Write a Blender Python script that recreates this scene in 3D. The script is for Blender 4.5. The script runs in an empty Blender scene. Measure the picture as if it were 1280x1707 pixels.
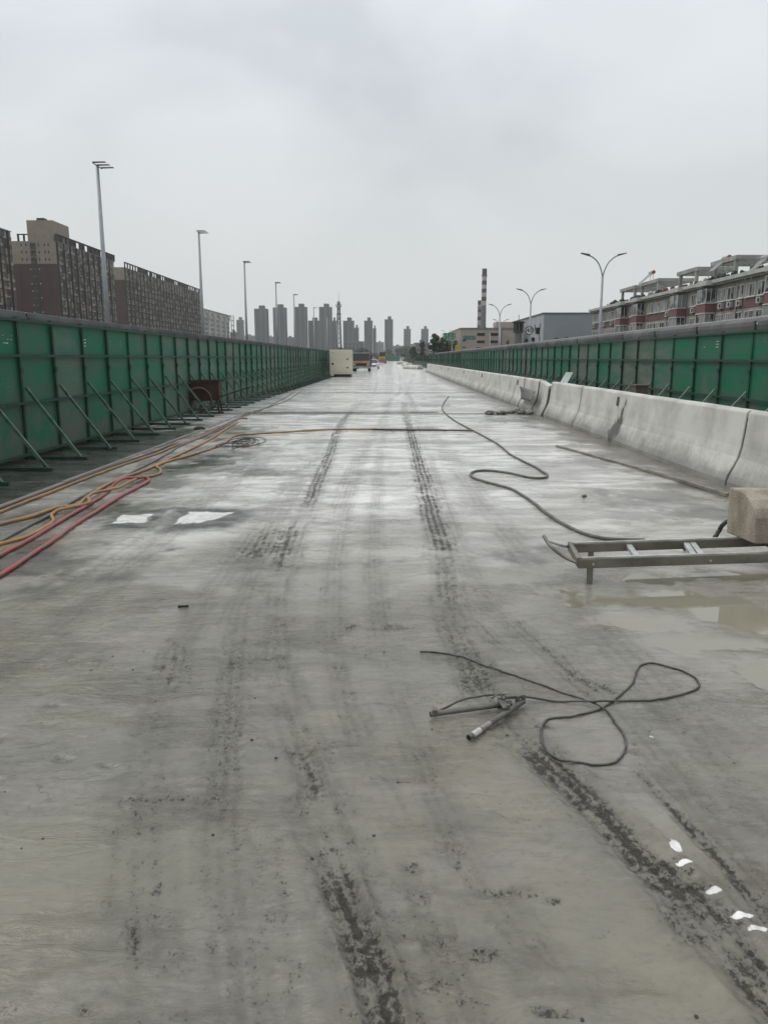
import bpy, bmesh, math, random
import numpy as np
from mathutils import Vector, Matrix, Euler
from math import radians as R, pi

random.seed(7)
sc = bpy.context.scene
col = sc.collection

# ------------------------------------------------------------------ camera
F, CX, CY = 1280.0, 640.0, 853.5            # photo pixels (1280 x 1707)
EYE = Vector((0, 0, 1.65))
PITCH = math.atan((CY - 597.0) / F)
YAW = math.atan(10.0 / F) * math.cos(PITCH)
cd = bpy.data.cameras.new('camera')
cd.sensor_fit = 'VERTICAL'; cd.sensor_height = 24.0; cd.lens = 24.0 * F / 1707.0
cd.clip_start = 0.05; cd.clip_end = 9000
cam = bpy.data.objects.new('camera', cd); col.objects.link(cam)
cam.location = EYE
cam.rotation_euler = Euler((pi/2 - PITCH, 0, YAW), 'XYZ')
sc.camera = cam
sc.cycles.volume_bounces = 3
CAMR = cam.rotation_euler.to_matrix()

def ray(px, py):
    return CAMR @ Vector(((px - CX)/F, -(py - CY)/F, -1.0))
def g(px, py, z=0.0):
    """where the sight line of a photo pixel meets the level z"""
    d = ray(px, py); t = (z - EYE.z)/d.z
    return EYE + d*t
def at(px, py, Y):
    d = ray(px, py); return EYE + d*(Y/d.y)

# ------------------------------------------------------------------ world, sun, exposure
SUN_EL, SUN_AZ = R(52), R(-70)               # azimuth from +Y, negative = left
w = bpy.data.worlds.new('World'); sc.world = w; w.use_nodes = True
nt = w.node_tree; nt.nodes.clear()
def N(t, tree=None, **k):
    n = (tree or nt).nodes.new(t)
    for a, b in k.items(): setattr(n, a, b)
    return n
out = N('ShaderNodeOutputWorld'); bg = N('ShaderNodeBackground'); bg.inputs[1].default_value = 0.1
sky = N('ShaderNodeTexSky', sky_type='NISHITA', sun_disc=False)
sky.sun_elevation = SUN_EL; sky.sun_rotation = SUN_AZ; sky.air_density = 1.5; sky.dust_density = 4
tc = N('ShaderNodeTexCoord'); mp = N('ShaderNodeMapping'); mp.inputs['Scale'].default_value = (1.3, 1.3, 2.2)
mp.inputs['Location'].default_value = (0.35, 0.1, 0.2)
n1 = N('ShaderNodeTexNoise'); n1.inputs['Scale'].default_value = 2.1; n1.inputs['Detail'].default_value = 3.5; n1.inputs['Roughness'].default_value = .5; n1.inputs['Distortion'].default_value = .35
r1 = N('ShaderNodeValToRGB')
e = r1.color_ramp.elements
e[0].position = .36; e[0].color = (.55, .588, .615, 1)
e[1].position = .62; e[1].color = (.71, .735, .765, 1)
sep = N('ShaderNodeSeparateXYZ'); r2 = N('ShaderNodeValToRGB')      # plain grey haze low in the sky, clouds above
e = r2.color_ramp.elements
e[0].position = .06; e[0].color = (0, 0, 0, 1); e[1].position = .30; e[1].color = (1, 1, 1, 1)
mx = N('ShaderNodeMix', data_type='RGBA'); mx.inputs[6].default_value = (.66, .68, .68, 1)
sc10 = N('ShaderNodeVectorMath', operation='SCALE'); sc10.inputs['Scale'].default_value = 10.0
mx2 = N('ShaderNodeMix', data_type='RGBA'); mx2.inputs[0].default_value = .93
L = nt.links.new
L(tc.outputs['Generated'], mp.inputs['Vector']); L(mp.outputs[0], n1.inputs['Vector']); L(n1.outputs[0], r1.inputs[0])
L(tc.outputs['Generated'], sep.inputs[0]); L(sep.outputs['Z'], r2.inputs[0])
L(r2.outputs[0], mx.inputs[0]); L(r1.outputs[0], mx.inputs[7])
zen = N('ShaderNodeMapRange'); zen.inputs[1].default_value = .25; zen.inputs[2].default_value = 1.0; zen.inputs[3].default_value = 10.0; zen.inputs[4].default_value = 17.0   # overcast: brighter overhead
L(sep.outputs['Z'], zen.inputs[0]); L(zen.outputs[0], sc10.inputs['Scale'])
L(mx.outputs[2], sc10.inputs[0])
L(sky.outputs[0], mx2.inputs[6]); L(sc10.outputs[0], mx2.inputs[7])
L(mx2.outputs[2], bg.inputs[0]); L(bg.outputs[0], out.inputs[0])

sd = bpy.data.lights.new('sun', 'SUN'); sd.energy = 0.9; sd.angle = R(35); sd.color = (1, .96, .9)
sun = bpy.data.objects.new('sun', sd); col.objects.link(sun)
sdir = Vector((math.sin(SUN_AZ)*math.cos(SUN_EL), math.cos(SUN_AZ)*math.cos(SUN_EL), math.sin(SUN_EL)))
sun.rotation_euler = (-sdir).to_track_quat('-Z', 'Y').to_euler(); sun.location = sdir*200
vs = sc.view_settings
vs.view_transform = 'Standard'; vs.look = 'None'; vs.exposure = 0.14; vs.gamma = 1.0; vs.use_curve_mapping = False

# ------------------------------------------------------------------ helpers
class MB:
    def __init__(s): s.v = []; s.f = []
    def add(s, v, f):
        o = len(s.v); s.v += [tuple(p) for p in v]; s.f += [tuple(i+o for i in q) for q in f]; return s
    def box(s, x0, x1, y0, y1, z0, z1, m=None):
        v = [Vector(p) for p in ((x0,y0,z0),(x1,y0,z0),(x1,y1,z0),(x0,y1,z0),(x0,y0,z1),(x1,y0,z1),(x1,y1,z1),(x0,y1,z1))]
        if m: v = [m @ p for p in v]
        return s.add(v, ((0,3,2,1),(4,5,6,7),(0,1,5,4),(1,2,6,5),(2,3,7,6),(3,0,4,7)))
    def bar(s, a, b, wx, wy=None, up=(0,0,1)):
        """rectangular bar from a to b"""
        a = Vector(a); b = Vector(b); d = b-a; l = d.length; d.normalize()
        u = Vector(up)
        if abs(d.dot(u)) > .98: u = Vector((0,1,0))
        sx = d.cross(u).normalized(); sy = sx.cross(d).normalized()
        m = Matrix((sx, d, sy)).transposed().to_4x4(); m.translation = a
        wy = wy or wx
        return s.box(-wx/2, wx/2, 0, l, -wy/2, wy/2, m)
    def tube(s, pts, r, n=8, rr=None):
        pts = [Vector(p) for p in pts]; o = len(s.v); k = len(pts)
        nrm = None
        for i, p in enumerate(pts):
            t = (pts[min(i+1,k-1)] - pts[max(i-1,0)]).normalized()
            if nrm is None:
                a = Vector((0,0,1)) if abs(t.z) < .9 else Vector((1,0,0))
                nrm = (a - t*a.dot(t)).normalized()
            else:
                nrm = (nrm - t*nrm.dot(t)).normalized()
            bn = t.cross(nrm); q = rr[i] if rr else r
            for j in range(n):
                an = 2*pi*j/n; s.v.append(tuple(p + (nrm*math.cos(an) + bn*math.sin(an))*q))
        for i in range(k-1):
            for j in range(n):
                j2 = (j+1) % n
                s.f.append((o+i*n+j, o+i*n+j2, o+(i+1)*n+j2, o+(i+1)*n+j))
        s.f.append(tuple(o+j for j in range(n))[::-1]); s.f.append(tuple(o+(k-1)*n+j for j in range(n)))
        return s
    def cyl(s, a, b, r0, r1=None, n=12): return s.tube([a, b], r0, n, [r0, r0 if r1 is None else r1])
    def prism(s, poly, axis, a0, a1):
        """closed polygon in the plane of the two other axes (cyclic order), extruded along axis"""
        n = len(poly); v = []
        for a in (a0, a1):
            for (p, q) in poly: v.append({'x':(a,p,q), 'y':(p,a,q), 'z':(p,q,a)}[axis])
        f = [(i, (i+1)%n, n+(i+1)%n, n+i) for i in range(n)] + [tuple(range(n))[::-1], tuple(range(n, 2*n))]
        return s.add(v, f)
    def mesh(s, name, mat=None, smooth=False):
        me = bpy.data.meshes.new(name); me.from_pydata(s.v, [], s.f)
        bm = bmesh.new(); bm.from_mesh(me); bmesh.ops.recalc_face_normals(bm, faces=bm.faces); bm.to_mesh(me); bm.free()
        if mat: me.materials.append(mat)
        if smooth: me.polygons.foreach_set('use_smooth', [True]*len(me.polygons))
        return me
    def build(s, name, mat, parent=None, smooth=False, loc=None, bevel=0):
        return ob(name, s.mesh(name, mat, smooth), parent, loc, bevel=bevel)

def ob(name, me, parent=None, loc=None, rot=None, bevel=0):
    o = bpy.data.objects.new(name, me); col.objects.link(o)
    if parent: o.parent = parent
    if loc is not None: o.location = loc
    if rot is not None: o.rotation_euler = rot
    if bevel:
        m = o.modifiers.new('bevel', 'BEVEL'); m.width = bevel; m.segments = 2; m.limit_method = 'ANGLE'; m.angle_limit = R(35)
    return o
def tag(o, label=None, cat=None, group=None, kind=None):
    if label: o['label'] = label
    if cat: o['category'] = cat
    if group: o['group'] = group
    if kind: o['kind'] = kind
    return o
def thing(name, label, cat, loc=(0,0,0), rz=0, group=None):
    o = bpy.data.objects.new(name, None); col.objects.link(o); o.empty_display_size = .3
    o.location = loc; o.rotation_euler = (0,0,rz)
    return tag(o, label, cat, group)
def copy_tree(o, parent=None):
    c = o.copy(); col.objects.link(c)
    if parent: c.parent = parent
    for ch in list(o.children): copy_tree(ch, c)
    return c
def catmull(pts, k=8):
    P = [Vector(p) for p in pts]; P = [P[0]*2 - P[1]] + P + [P[-1]*2 - P[-2]]
    o = []
    for i in range(1, len(P)-2):
        a, b, c, d = P[i-1:i+3]
        for j in range(k):
            t = j/k
            o.append(.5*((2*b) + (c-a)*t + (2*a-5*b+4*c-d)*t*t + (3*b-a-3*c+d)*t**3))
    o.append(P[-2]); return o

# ------------------------------------------------------------------ materials
MATS = {}
def mat(name, c, rough=.7, c2=None, scale=4.0, bump=0.0, bscale=60.0, metal=0.0, stretch=(1,1,1), spec=.5, spread=.25, coat=0, detail=5, obj=False, p0=.35, p1=.65):
    """worn surface: two colours mixed by noise, a little roughness change and fine relief"""
    if name in MATS: return MATS[name]
    m = bpy.data.materials.new(name); m.use_nodes = True; t = m.node_tree
    b = t.nodes['Principled BSDF']; l = t.links.new
    c2 = c2 or tuple(x*(1-spread) for x in c)
    co = t.nodes.new('ShaderNodeTexCoord') if obj else t.nodes.new('ShaderNodeNewGeometry')
    src = co.outputs['Object'] if obj else co.outputs['Position']
    mpn = t.nodes.new('ShaderNodeMapping'); mpn.inputs['Scale'].default_value = stretch
    l(src, mpn.inputs[0])
    n = t.nodes.new('ShaderNodeTexNoise'); n.inputs['Scale'].default_value = scale; n.inputs['Detail'].default_value = detail; n.inputs['Roughness'].default_value = .6
    l(mpn.outputs[0], n.inputs['Vector'])
    rp = t.nodes.new('ShaderNodeValToRGB'); rp.color_ramp.elements[0].position = p0; rp.color_ramp.elements[1].position = p1
    rp.color_ramp.elements[0].color = (*c2, 1); rp.color_ramp.elements[1].color = (*c, 1)
    l(n.outputs[0], rp.inputs[0]); l(rp.outputs[0], b.inputs['Base Color'])
    mr = t.nodes.new('ShaderNodeMapRange'); mr.inputs[3].default_value = max(.02, rough-.1); mr.inputs[4].default_value = min(1, rough+.1)
    l(n.outputs[0], mr.inputs[0]); l(mr.outputs[0], b.inputs['Roughness'])
    b.inputs['Metallic'].default_value = metal; b.inputs['Specular IOR Level'].default_value = spec
    b.inputs['Coat Weight'].default_value = coat
    if bump:
        n2 = t.nodes.new('ShaderNodeTexNoise'); n2.inputs['Scale'].default_value = bscale; n2.inputs['Detail'].default_value = 4
        l(src, n2.inputs['Vector'])
        bp = t.nodes.new('ShaderNodeBump'); bp.inputs['Strength'].default_value = bump; bp.inputs['Distance'].default_value = .01
        l(n2.outputs[0], bp.inputs['Height']); l(bp.outputs[0], b.inputs['Normal'])
    MATS[name] = m; return m
# ================================================================== ROAD: wet slurry over a bridge deck
def h2(ix, iy, seed):
    a = ix.astype(np.int64).astype(np.uint32)*np.uint32(374761393) + iy.astype(np.int64).astype(np.uint32)*np.uint32(668265263) + np.uint32(seed*69069+12345)
    a ^= a >> np.uint32(13); a *= np.uint32(1274126177); a ^= a >> np.uint32(16)
    return (a & np.uint32(0xffff)).astype(np.float32)/65535.0
def vn(x, y, seed):
    xi = np.floor(x); yi = np.floor(y); fx = (x-xi).astype(np.float32); fy = (y-yi).astype(np.float32)
    fx = fx*fx*(3-2*fx); fy = fy*fy*(3-2*fy)
    a = h2(xi, yi, seed); b = h2(xi+1, yi, seed); c = h2(xi, yi+1, seed); d = h2(xi+1, yi+1, seed)
    return (a + (b-a)*fx)*(1-fy) + (c + (d-c)*fx)*fy
def fbm(x, y, seed, o=4, gain=.5):
    s = 0; amp = 1; tot = 0
    for i in range(o):
        s = s + amp*vn(x*2**i + 17.3*i, y*2**i - 9.1*i, seed+i*7); tot += amp; amp *= gain
    return s/tot
def sst(a, b, x):
    t = np.clip((x-a)/(b-a), 0, 1); return t*t*(3-2*t)

KX = 2.85
u = np.linspace(-1, 1, 740)
xs = .35 + np.sinh(KX*u)*7.95/np.sinh(KX)
py = np.arange(1840, 604, -1.3)
yr = []
for p in py:
    d_ = ray(650, p); yr.append(float(-EYE.z/d_.z*d_.y))
ys = np.concatenate([np.linspace(-8, yr[0]-.15, 14), np.array(yr), np.array([330., 370, 420, 500, 620])])
NX, NY = len(xs), len(ys)
GX, GY = np.meshgrid(xs, ys)
near = 1 - sst(9, 26, GY)            # fine relief only where the mesh can carry it
dark = np.zeros_like(GX); water = np.zeros_like(GX); pale = np.zeros_like(GX); damp = np.zeros_like(GX); hgt = np.zeros_like(GX)
nA = fbm(GX*.9, GY*.55, 3, 4); nB = fbm(GX*3.1, GY*2.2, 11, 4); nC = fbm(GX*11, GY*8, 23, 3); nD = fbm(GX*34, GY*26, 31, 3)
# warp for organic outlines
wx = (fbm(GX*2.3, GY*1.6, 41, 3)-.5); wy = (fbm(GX*2.3, GY*1.6, 53, 3)-.5)

# broad undulation + drag ripples of the slurry
hgt += (nA-.5)*.018 + ((nB-.5)*.010 + (nC-.5)*.0045*sst(.4,.6,nB))*near
hgt += (fbm(GX*5, GY*22, 61, 3)-.5)*.004*near*sst(.45,.62,nA)
flw = fbm(GX*4.2 + wx*2, GY*9 + wy*3, 83, 5, .6)
hgt += (flw-.5)*.010*near*sst(.35,.6,fbm(GX*.8,GY*.6,87,3))
rdg = 1-np.abs(2*fbm(GX*7+wx*3, GY*12, 97, 4, .55)-1)
hgt += (rdg-.6)*.009*near*sst(.48,.64,fbm(GX*1.1,GY*.9,99,3))
hgt += (nD-.5)*.0030*near*(.25 + .75*sst(.42,.6,fbm(GX*1.7,GY*1.3,71,3)))

def sl(x0, x1, y0, y1):
    i0, i1 = np.searchsorted(xs, [x0, x1]); j0, j1 = np.searchsorted(ys, [y0, y1])
    return slice(max(j0-1,0), j1+1), slice(max(i0-1,0), i1+1)

def blob(px, py_, rx, ry, arr, val=1.0, soft=.5, rough=.9, dep=0.0, flat=False):
    c = g(px, py_); dpt = (c-EYE).length
    rxw = rx*dpt/F; ryw = max(ry*c.y/(py_-597), .02)
    S = sl(c.x-2*rxw, c.x+2*rxw, c.y-2*ryw, c.y+2*ryw)
    X = GX[S]; Y = GY[S]
    q = np.hypot((X-c.x)/rxw, (Y-c.y)/ryw) + (nB[S]-.5)*rough*1.3 + (nC[S]-.5)*rough*.7
    m = 1-sst(1-soft, 1+.15, q)
    arr[S] = np.maximum(arr[S], m*val) if val > 0 else arr[S]*(1+m*val)
    if flat: hgt[S] = hgt[S]*(1-m) + (-.004)*m
    if dep: hgt[S] += dep*m

def track(pts, width, ribs=5, block=.05, strength=1.0, dep=.012, rough=.5, seed=1):
    """tyre tread: pts are (px, py, intensity); the ribs and blocks follow the path"""
    P = catmull([Vector((*g(a, b)[:2], min(1.0, c*(1.35 if b < 960 else 1.12)))) for a, b, c in pts], 10)
    hw = width/2
    xsn = [p.x for p in P]; ysn = [p.y for p in P]
    S = sl(min(xsn)-hw*2.2, max(xsn)+hw*2.2, min(ysn)-hw*2.2, max(ysn)+hw*2.2)
    X = GX[S]; Y = GY[S]
    D = np.full(X.shape, 9.0); Sg = np.zeros(X.shape); A = np.zeros(X.shape); I = np.zeros(X.shape)
    arc = 0
    cx_ = X[0]; cy_ = Y[:, 0]
    for a, b in zip(P[:-1], P[1:]):
        m = hw*2.2
        i0, i1 = np.searchsorted(cx_, [min(a.x,b.x)-m, max(a.x,b.x)+m]); j0, j1 = np.searchsorted(cy_, [min(a.y,b.y)-m, max(a.y,b.y)+m])
        dx, dy = b.x-a.x, b.y-a.y; l = math.hypot(dx, dy)
        if l < 1e-6: continue
        if i1 > i0 and j1 > j0:
            q = (slice(j0,j1), slice(i0,i1))
            t = np.clip(((X[q]-a.x)*dx + (Y[q]-a.y)*dy)/(l*l), 0, 1)
            ex = X[q]-a.x-t*dx; ey = Y[q]-a.y-t*dy
            dd = np.hypot(ex, ey); sg = (ex*dy - ey*dx)/l
            c = dd < D[q]
            D[q] = np.where(c, dd, D[q]); Sg[q] = np.where(c, sg, Sg[q]); A[q] = np.where(c, arc+t*l, A[q]); I[q] = np.where(c, a.z+(b.z-a.z)*t, I[q])
        arc += l
    Sg = Sg + wx[S]*.03
    edge = 1-sst(hw*.75, hw*1.12, np.abs(Sg) + (nC[S]-.5)*hw*.9 + np.maximum(D-np.abs(Sg),0)*2)
    rib = .5+.5*np.cos(2*pi*Sg*ribs/width + (nB[S]-.5)*1.5)
    blk = .5+.5*np.cos(2*pi*(A + np.abs(Sg)*.55)/block + (nC[S]-.5)*2.5)
    pat = sst(.25, .7, .62*rib + .30*blk + (nD[S]-.5)*1.3 + (nC[S]-.5)*.6)
    patch = sst(.38-.22*I, .62-.22*I, fbm(A*2.3+seed*9.7, Sg*7+seed, 91+seed, 3))
    k = edge*I
    fade = near[S]*.8+.2
    soft_ = 1-sst(hw*.35, hw*1.25, np.abs(Sg) + (nC[S]-.5)*hw*1.1 + np.maximum(D-np.abs(Sg),0)*2)
    mk = soft_*I*(.40+.60*patch)*(rough*.6 + (1-rough*.6)*(.40+.60*pat))
    dark[S] = np.maximum(dark[S], np.clip(mk*strength, 0, 1))
    hgt[S] += fade*(-dep*.6*k*(.4+.6*patch)*(.35+.65*pat) + dep*.5*np.exp(-((np.abs(Sg)-hw*1.15)/(hw*.22))**2)*I*(D < hw*2)*(.4+nB[S]))
    hgt[S] += fade*dep*.55*(nD[S]-.5)*k*patch

# --- wet dark strip beside the left fence, damp strip along the concrete barriers
strip = (1-sst(-4.55, -4.25, GX + wx*.35))*(1-sst(15.5, 21, GY+wx*6))
damp = np.maximum(damp, .86*strip)
strip2 = sst(3.35, 4.15, GX + wx*.9 + (nB-.5)*.5)*(1-sst(60, 120, GY))
damp = np.maximum(damp, .55*strip2*(.55+.9*(nB-.2)))
# streaks of wet and dry across the deck further off
st = fbm(GX*.35, GY*1.1, 131, 4)
midm = sst(8.5, 13, GY)
damp = np.maximum(damp, .27*midm*sst(.54, .66, st)*(1-sst(60, 110, GY)))
pale = np.maximum(pale, sst(3.4, 10.5, GY + (nA-.5)*5)*(1-strip)*(1-.6*strip2)*(.92+.5*(nA-.35)))  # paler with distance: pale film plus painted sky reflection at grazing view
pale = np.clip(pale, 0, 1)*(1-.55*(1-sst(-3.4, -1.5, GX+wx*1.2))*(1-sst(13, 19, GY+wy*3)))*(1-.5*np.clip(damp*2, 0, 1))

# --- dark wet patches  (px, py, rx, ry, val)
for b in ((345,765,115,32,.55),(240,800,90,26,.5),(120,850,120,30,.45),(60,935,90,40,.55),(200,960,46,10,.4),(40,985,70,26,.45),(285,917,24,7,.55),(450,786,60,8,.55),(620,788,60,6,.35),
          (250,866,60,18,.5),(355,862,75,22,.5),(560,700,60,4,.4),(690,716,110,5,.5),(760,662,60,3.5,.55),(720,676,50,3,.55),(850,700,50,5,.6),(905,690,60,9,.45),
          (990,770,60,10,.4),(1100,830,110,26,.45),(1180,850,60,22,.45),(870,930,60,16,.4),(930,920,70,18,.35),(1050,860,50,12,.3),(860,690,60,6,.5)):
    blob(b[0], b[1], b[2], b[3], damp, min(.8, b[4]*1.35), soft=.7, rough=1.1)
# --- foot prints and scuffs near the camera
for b in ((85,1175,24,9),(70,1205,20,8),(107,1263,20,8),(177,1275,18,6),(0,1228,10,8),(230,1330,34,6),(690,1300,40,5),(760,1420,20,40),(850,1490,60,14),(920,1502,26,9),
          (690,1450,24,14),(700,1500,22,30),(735,1575,44,24),(800,1592,38,18),(720,1640,40,28),(915,1690,40,18),(265,1480,12,18),(290,1330,30,8),(150,1680,14,14),(1057,1255,20,6),(885,1210,40,5),(560,1110,24,8),(660,1045,50,9),(590,1042,30,8)):
    blob(b[0], b[1], b[2], b[3], dark, .0, dep=-.006)
    c = g(b[0], b[1]); dpt = (c-EYE).length
    rxw = b[2]*dpt/F; ryw = b[3]*c.y/(b[1]-597)
    S = sl(c.x-2*rxw, c.x+2*rxw, c.y-2*ryw, c.y+2*ryw)
    q = np.hypot((GX[S]-c.x)/rxw, (GY[S]-c.y)/ryw)
    cell = sst(.40, .62, .5+.10*np.sin(GX[S]*190+nB[S]*19)+.10*np.sin(GY[S]*170+nC[S]*19) + (nD[S]-.5)*1.3)
    dark[S] = np.maximum(dark[S], .62*(1-sst(.2, 1.15, q+(nC[S]-.5)*1.2))*(.55+.45*cell))
    hgt[S] += .005*(1-sst(.6,1.2,q))*(cell-.5)
# --- tyre tracks
track([(676,688,.5),(684,720,.9),(692,750,.95),(706,800,.7),(716,840,.75),(728,880,.7),(738,915,1)], .30, 5, .07, .95, .010, .25, 1)
track([(738,925,.3),(745,980,.6),(752,1030,.55),(775,1080,.6),(800,1140,.75),(818,1165,.2)], .22, 4, .05, .85, .010, .5, 2)
track([(580,690,.6),(565,712,.95),(548,760,.8),(530,800,.7),(518,832,.9),(508,850,.1)], .26, 4, .06, .9, .009, .3, 3)
track([(545,740,.2),(520,775,.6),(505,800,.3)], .3, 6, .3, .7, .006, .1, 4)
track([(612,740,.4),(585,780,.55),(565,830,.5),(555,870,.2)], .22, 4, .1, .6, .007, .2, 5)
track([(455,870,.3),(438,905,.75),(425,925,.7)], .42, 7, 1.5, .85, .006, .1, 6)
track([(487,878,.6),(474,910,.95),(464,945,.5),(460,960,.2)], .2, 3, .05, .95, .009, .4, 7)
track([(395,1040,.35),(388,1090,.5),(384,1160,.5),(380,1230,.58),(375,1300,.45),(372,1345,.1)], .15, 3, .05, .85, .014, .5, 8)
track([(455,1030,.4),(458,1080,.7),(470,1140,.6),(478,1165,.3)], .17, 4, .03, .7, .008, .6, 9)
track([(300,1065,.6),(285,1135,.7)], .3, 6, .9, .75, .007, .15, 10)
track([(500,1245,.6),(525,1310,.65),(520,1380,.3),(545,1430,.6),(570,1490,.9),(600,1570,1),(628,1640,1),(655,1720,1)], .125, 3, .045, 1, .020, .4, 11)
track([(420,1350,.1),(440,1440,.45),(450,1540,.4),(455,1640,.5),(460,1710,.4)], .2, 3, .06, .55, .014, .5, 12)
track([(875,1238,.5),(915,1275,.9),(960,1315,.9),(1010,1365,.85),(1070,1430,.95),(1130,1490,1),(1200,1570,1),(1300,1680,1)], .2, 4, .045, .95, .020, .4, 13)
track([(1062,1288,.4),(1100,1330,.75),(1160,1395,.9),(1215,1455,.8),(1290,1540,.6)], .07, 2, .04, .9, .012, .45, 14)
track([(790,1030,.4),(820,1062,.6),(850,1085,.2)], .13, 3, .04, .7, .008, .5, 15)
track([(858,1035,.4),(900,1075,.6),(950,1120,.6),(1000,1155,.8),(1015,1165,.2)], .16, 3, .04, .75, .010, .5, 16)
track([(215,1510,.5),(225,1560,.9),(228,1610,.5)], .05, 1, .05, .9, .012, .6, 17)
track([(1275,1220,.3),(1240,1255,.6),(1210,1285,.4)], .02, 1, .05, .7, .005, .3, 18)
track([(385,1540,.1),(392,1620,.5),(400,1715,.5)], .05, 1, .06, .3, -.012, .4, 19)
for k, pl in enumerate((((492,735),(430,770),(350,820),(270,880),(190,935),(60,1010)), ((455,760),(390,800),(300,870),(180,960)), ((540,650),(505,690),(470,735)), ((640,640),(600,690)), ((690,645),(668,690)), ((590,640),(520,690)), ((655,625),(640,680)), ((668,622),(690,690)))):
    track([(a, b, .55) for a, b in pl], .28, 4, .12, .45 if k < 2 else .55, .012, .2, 30+k)
# long faint wheel paths, smeared and overlapping
halo = dark.copy()*.8
keep = dark
dark = np.zeros_like(GX)
for k, (w_, inten, pl) in enumerate((
    (.30,.42,((592,672),(576,700),(548,760),(512,850),(478,930),(462,1000),(464,1090),(480,1180),(508,1270),(545,1370),(592,1500),(655,1707))),
    (.26,.36,((505,800),(445,900),(404,1000),(388,1100),(380,1230),(372,1350),(376,1480),(392,1600),(402,1720))),
    (.30,.45,((672,670),(684,720),(706,800),(738,915),(750,1000),(775,1080),(815,1160),(880,1242),(960,1315),(1070,1430),(1200,1570),(1310,1690))),
    (.24,.34,((640,690),(606,760),(574,850),(556,960),(556,1060),(580,1170),(620,1290),(690,1450),(735,1575),(790,1720))),
    (.26,.32,((694,700),(745,860),(790,980),(858,1050),(950,1122),(1030,1190),(1100,1270),(1180,1380),(1290,1520))),
    (.34,.30,((560,690),(500,790),(420,900),(330,1020),(280,1140),(240,1280),(225,1430),(228,1600),(235,1720))),
    (.22,.30,((655,640),(640,720),(628,820),(624,940),(640,1080),(680,1230),(740,1360),(800,1460),(900,1600))),
    (.40,.28,((700,690),(790,820),(900,960),(1020,1080),(1160,1230),(1290,1380))),
    (.34,.30,((455,760),(360,830),(250,920),(120,1020),(-30,1130))),
    (.30,.42,((625,612),(628,640),(600,672),(560,715))), (.30,.42,((662,612),(668,640),(650,668),(640,700))), (.26,.42,((640,628),(672,650),(690,675),(700,705))), (.26,.36,((610,630),(560,652),(520,684),(500,705))), (.3,.4,((690,622),(684,640),(676,660))))):
    track([(p_, q_, inten) for p_, q_ in pl], w_, 5, .09, 1.0, .006, .55, 60+k)
halo = np.maximum(halo, dark*1.35); dark = np.maximum(keep, dark*.62)
halo = np.clip(halo, 0, 1)
# --- puddles of standing water
for b in ((860,965,60,18),(940,985,70,14),(905,950,40,10),(1010,1002,110,14),(1120,1000,120,20),(1230,1020,90,40),(1060,1035,120,16),(1190,1075,110,18),(1270,1120,60,30),(1230,960,110,14),(1100,965,90,12),(1180,905,60,10)):
    blob(b[0], b[1], b[2], b[3], water, 1, soft=.5, rough=1.0, flat=True)
for b in ((380,720,70,14),(350,770,60,20),(240,842,90,14),(60,900,70,20),(15,1005,40,18)):
    blob(b[0], b[1], b[2], b[3], water, .75, soft=.6, rough=1.1, flat=True)
for b in ((100,1450,260,120),(980,1560,150,130),(620,1400,80,60),(1260,1290,90,60),(560,960,120,14)):   # nearly level skins of slurry
    blob(b[0], b[1], b[2], b[3], water, .35, soft=.8, rough=.9, flat=True)
# --- white cement left bare in two shallow pits and a few specks
pit = np.zeros_like(GX)
def quadmask(q, soft):
    P = [g(*p) for p in q]; m = np.ones_like(GX)
    for i in range(4):
        a, b = P[i], P[(i+1)%4]; n_ = Vector((b.y-a.y, a.x-b.x)).normalized()
        sgn = 1 if (P[(i+2)%4].x-a.x)*n_.x + (P[(i+2)%4].y-a.y)*n_.y > 0 else -1
        dd = ((GX-a.x)*n_.x + (GY-a.y)*n_.y)*sgn + (nC-.5)*.10 + (nB-.5)*.08
        m = np.minimum(m, sst(-soft, soft, dd))
    return m
white = np.maximum(quadmask([(187,873),(242,872),(258,857),(205,859)], .03), quadmask([(294,873),(334,872),(388,855),(319,854)], .04))
for b in ((1124,1416,17,24),(1140,1441,20,7),(1190,1490,19,11),(1238,1530,22,10),(1262,1552,20,8)):
    blob(b[0], b[1], b[2], b[3], white, .80, soft=.75, rough=1.1)
ring = np.maximum(quadmask([(165,885),(262,882),(285,850),(190,850)], .12), quadmask([(262,890),(385,880),(440,850),(290,845)], .14))
damp = np.maximum(damp, .85*ring)*(1-white)
dark = np.clip(dark*(1-white), 0, 1)

me = bpy.data.meshes.new('road')
co = np.stack([GX, GY, hgt], -1).reshape(-1, 3).astype(np.float32)
idx = np.arange(NX*NY).reshape(NY, NX)
fc = np.stack([idx[:-1,:-1], idx[:-1,1:], idx[1:,1:], idx[1:,:-1]], -1).reshape(-1, 4).astype(np.int32)
me.vertices.add(len(co)); me.vertices.foreach_set('co', co.ravel())
me.loops.add(fc.size); me.loops.foreach_set('vertex_index', fc.ravel())
me.polygons.add(len(fc)); me.polygons.foreach_set('loop_start', np.arange(0, fc.size, 4, dtype=np.int32))
me.update(calc_edges=True)
me.polygons.foreach_set('use_smooth', np.ones(len(fc), dtype=bool))
at_ = me.attributes.new('wear_sheen', 'FLOAT_COLOR', 'POINT')
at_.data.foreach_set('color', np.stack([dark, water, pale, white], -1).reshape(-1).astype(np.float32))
at3 = me.attributes.new('smear', 'FLOAT', 'POINT'); at3.data.foreach_set('value', (halo*(1-white)).reshape(-1).astype(np.float32))
at2 = me.attributes.new('damp', 'FLOAT', 'POINT'); at2.data.foreach_set('value', damp.reshape(-1).astype(np.float32))
road = tag(ob('road', me), kind='structure')

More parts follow.
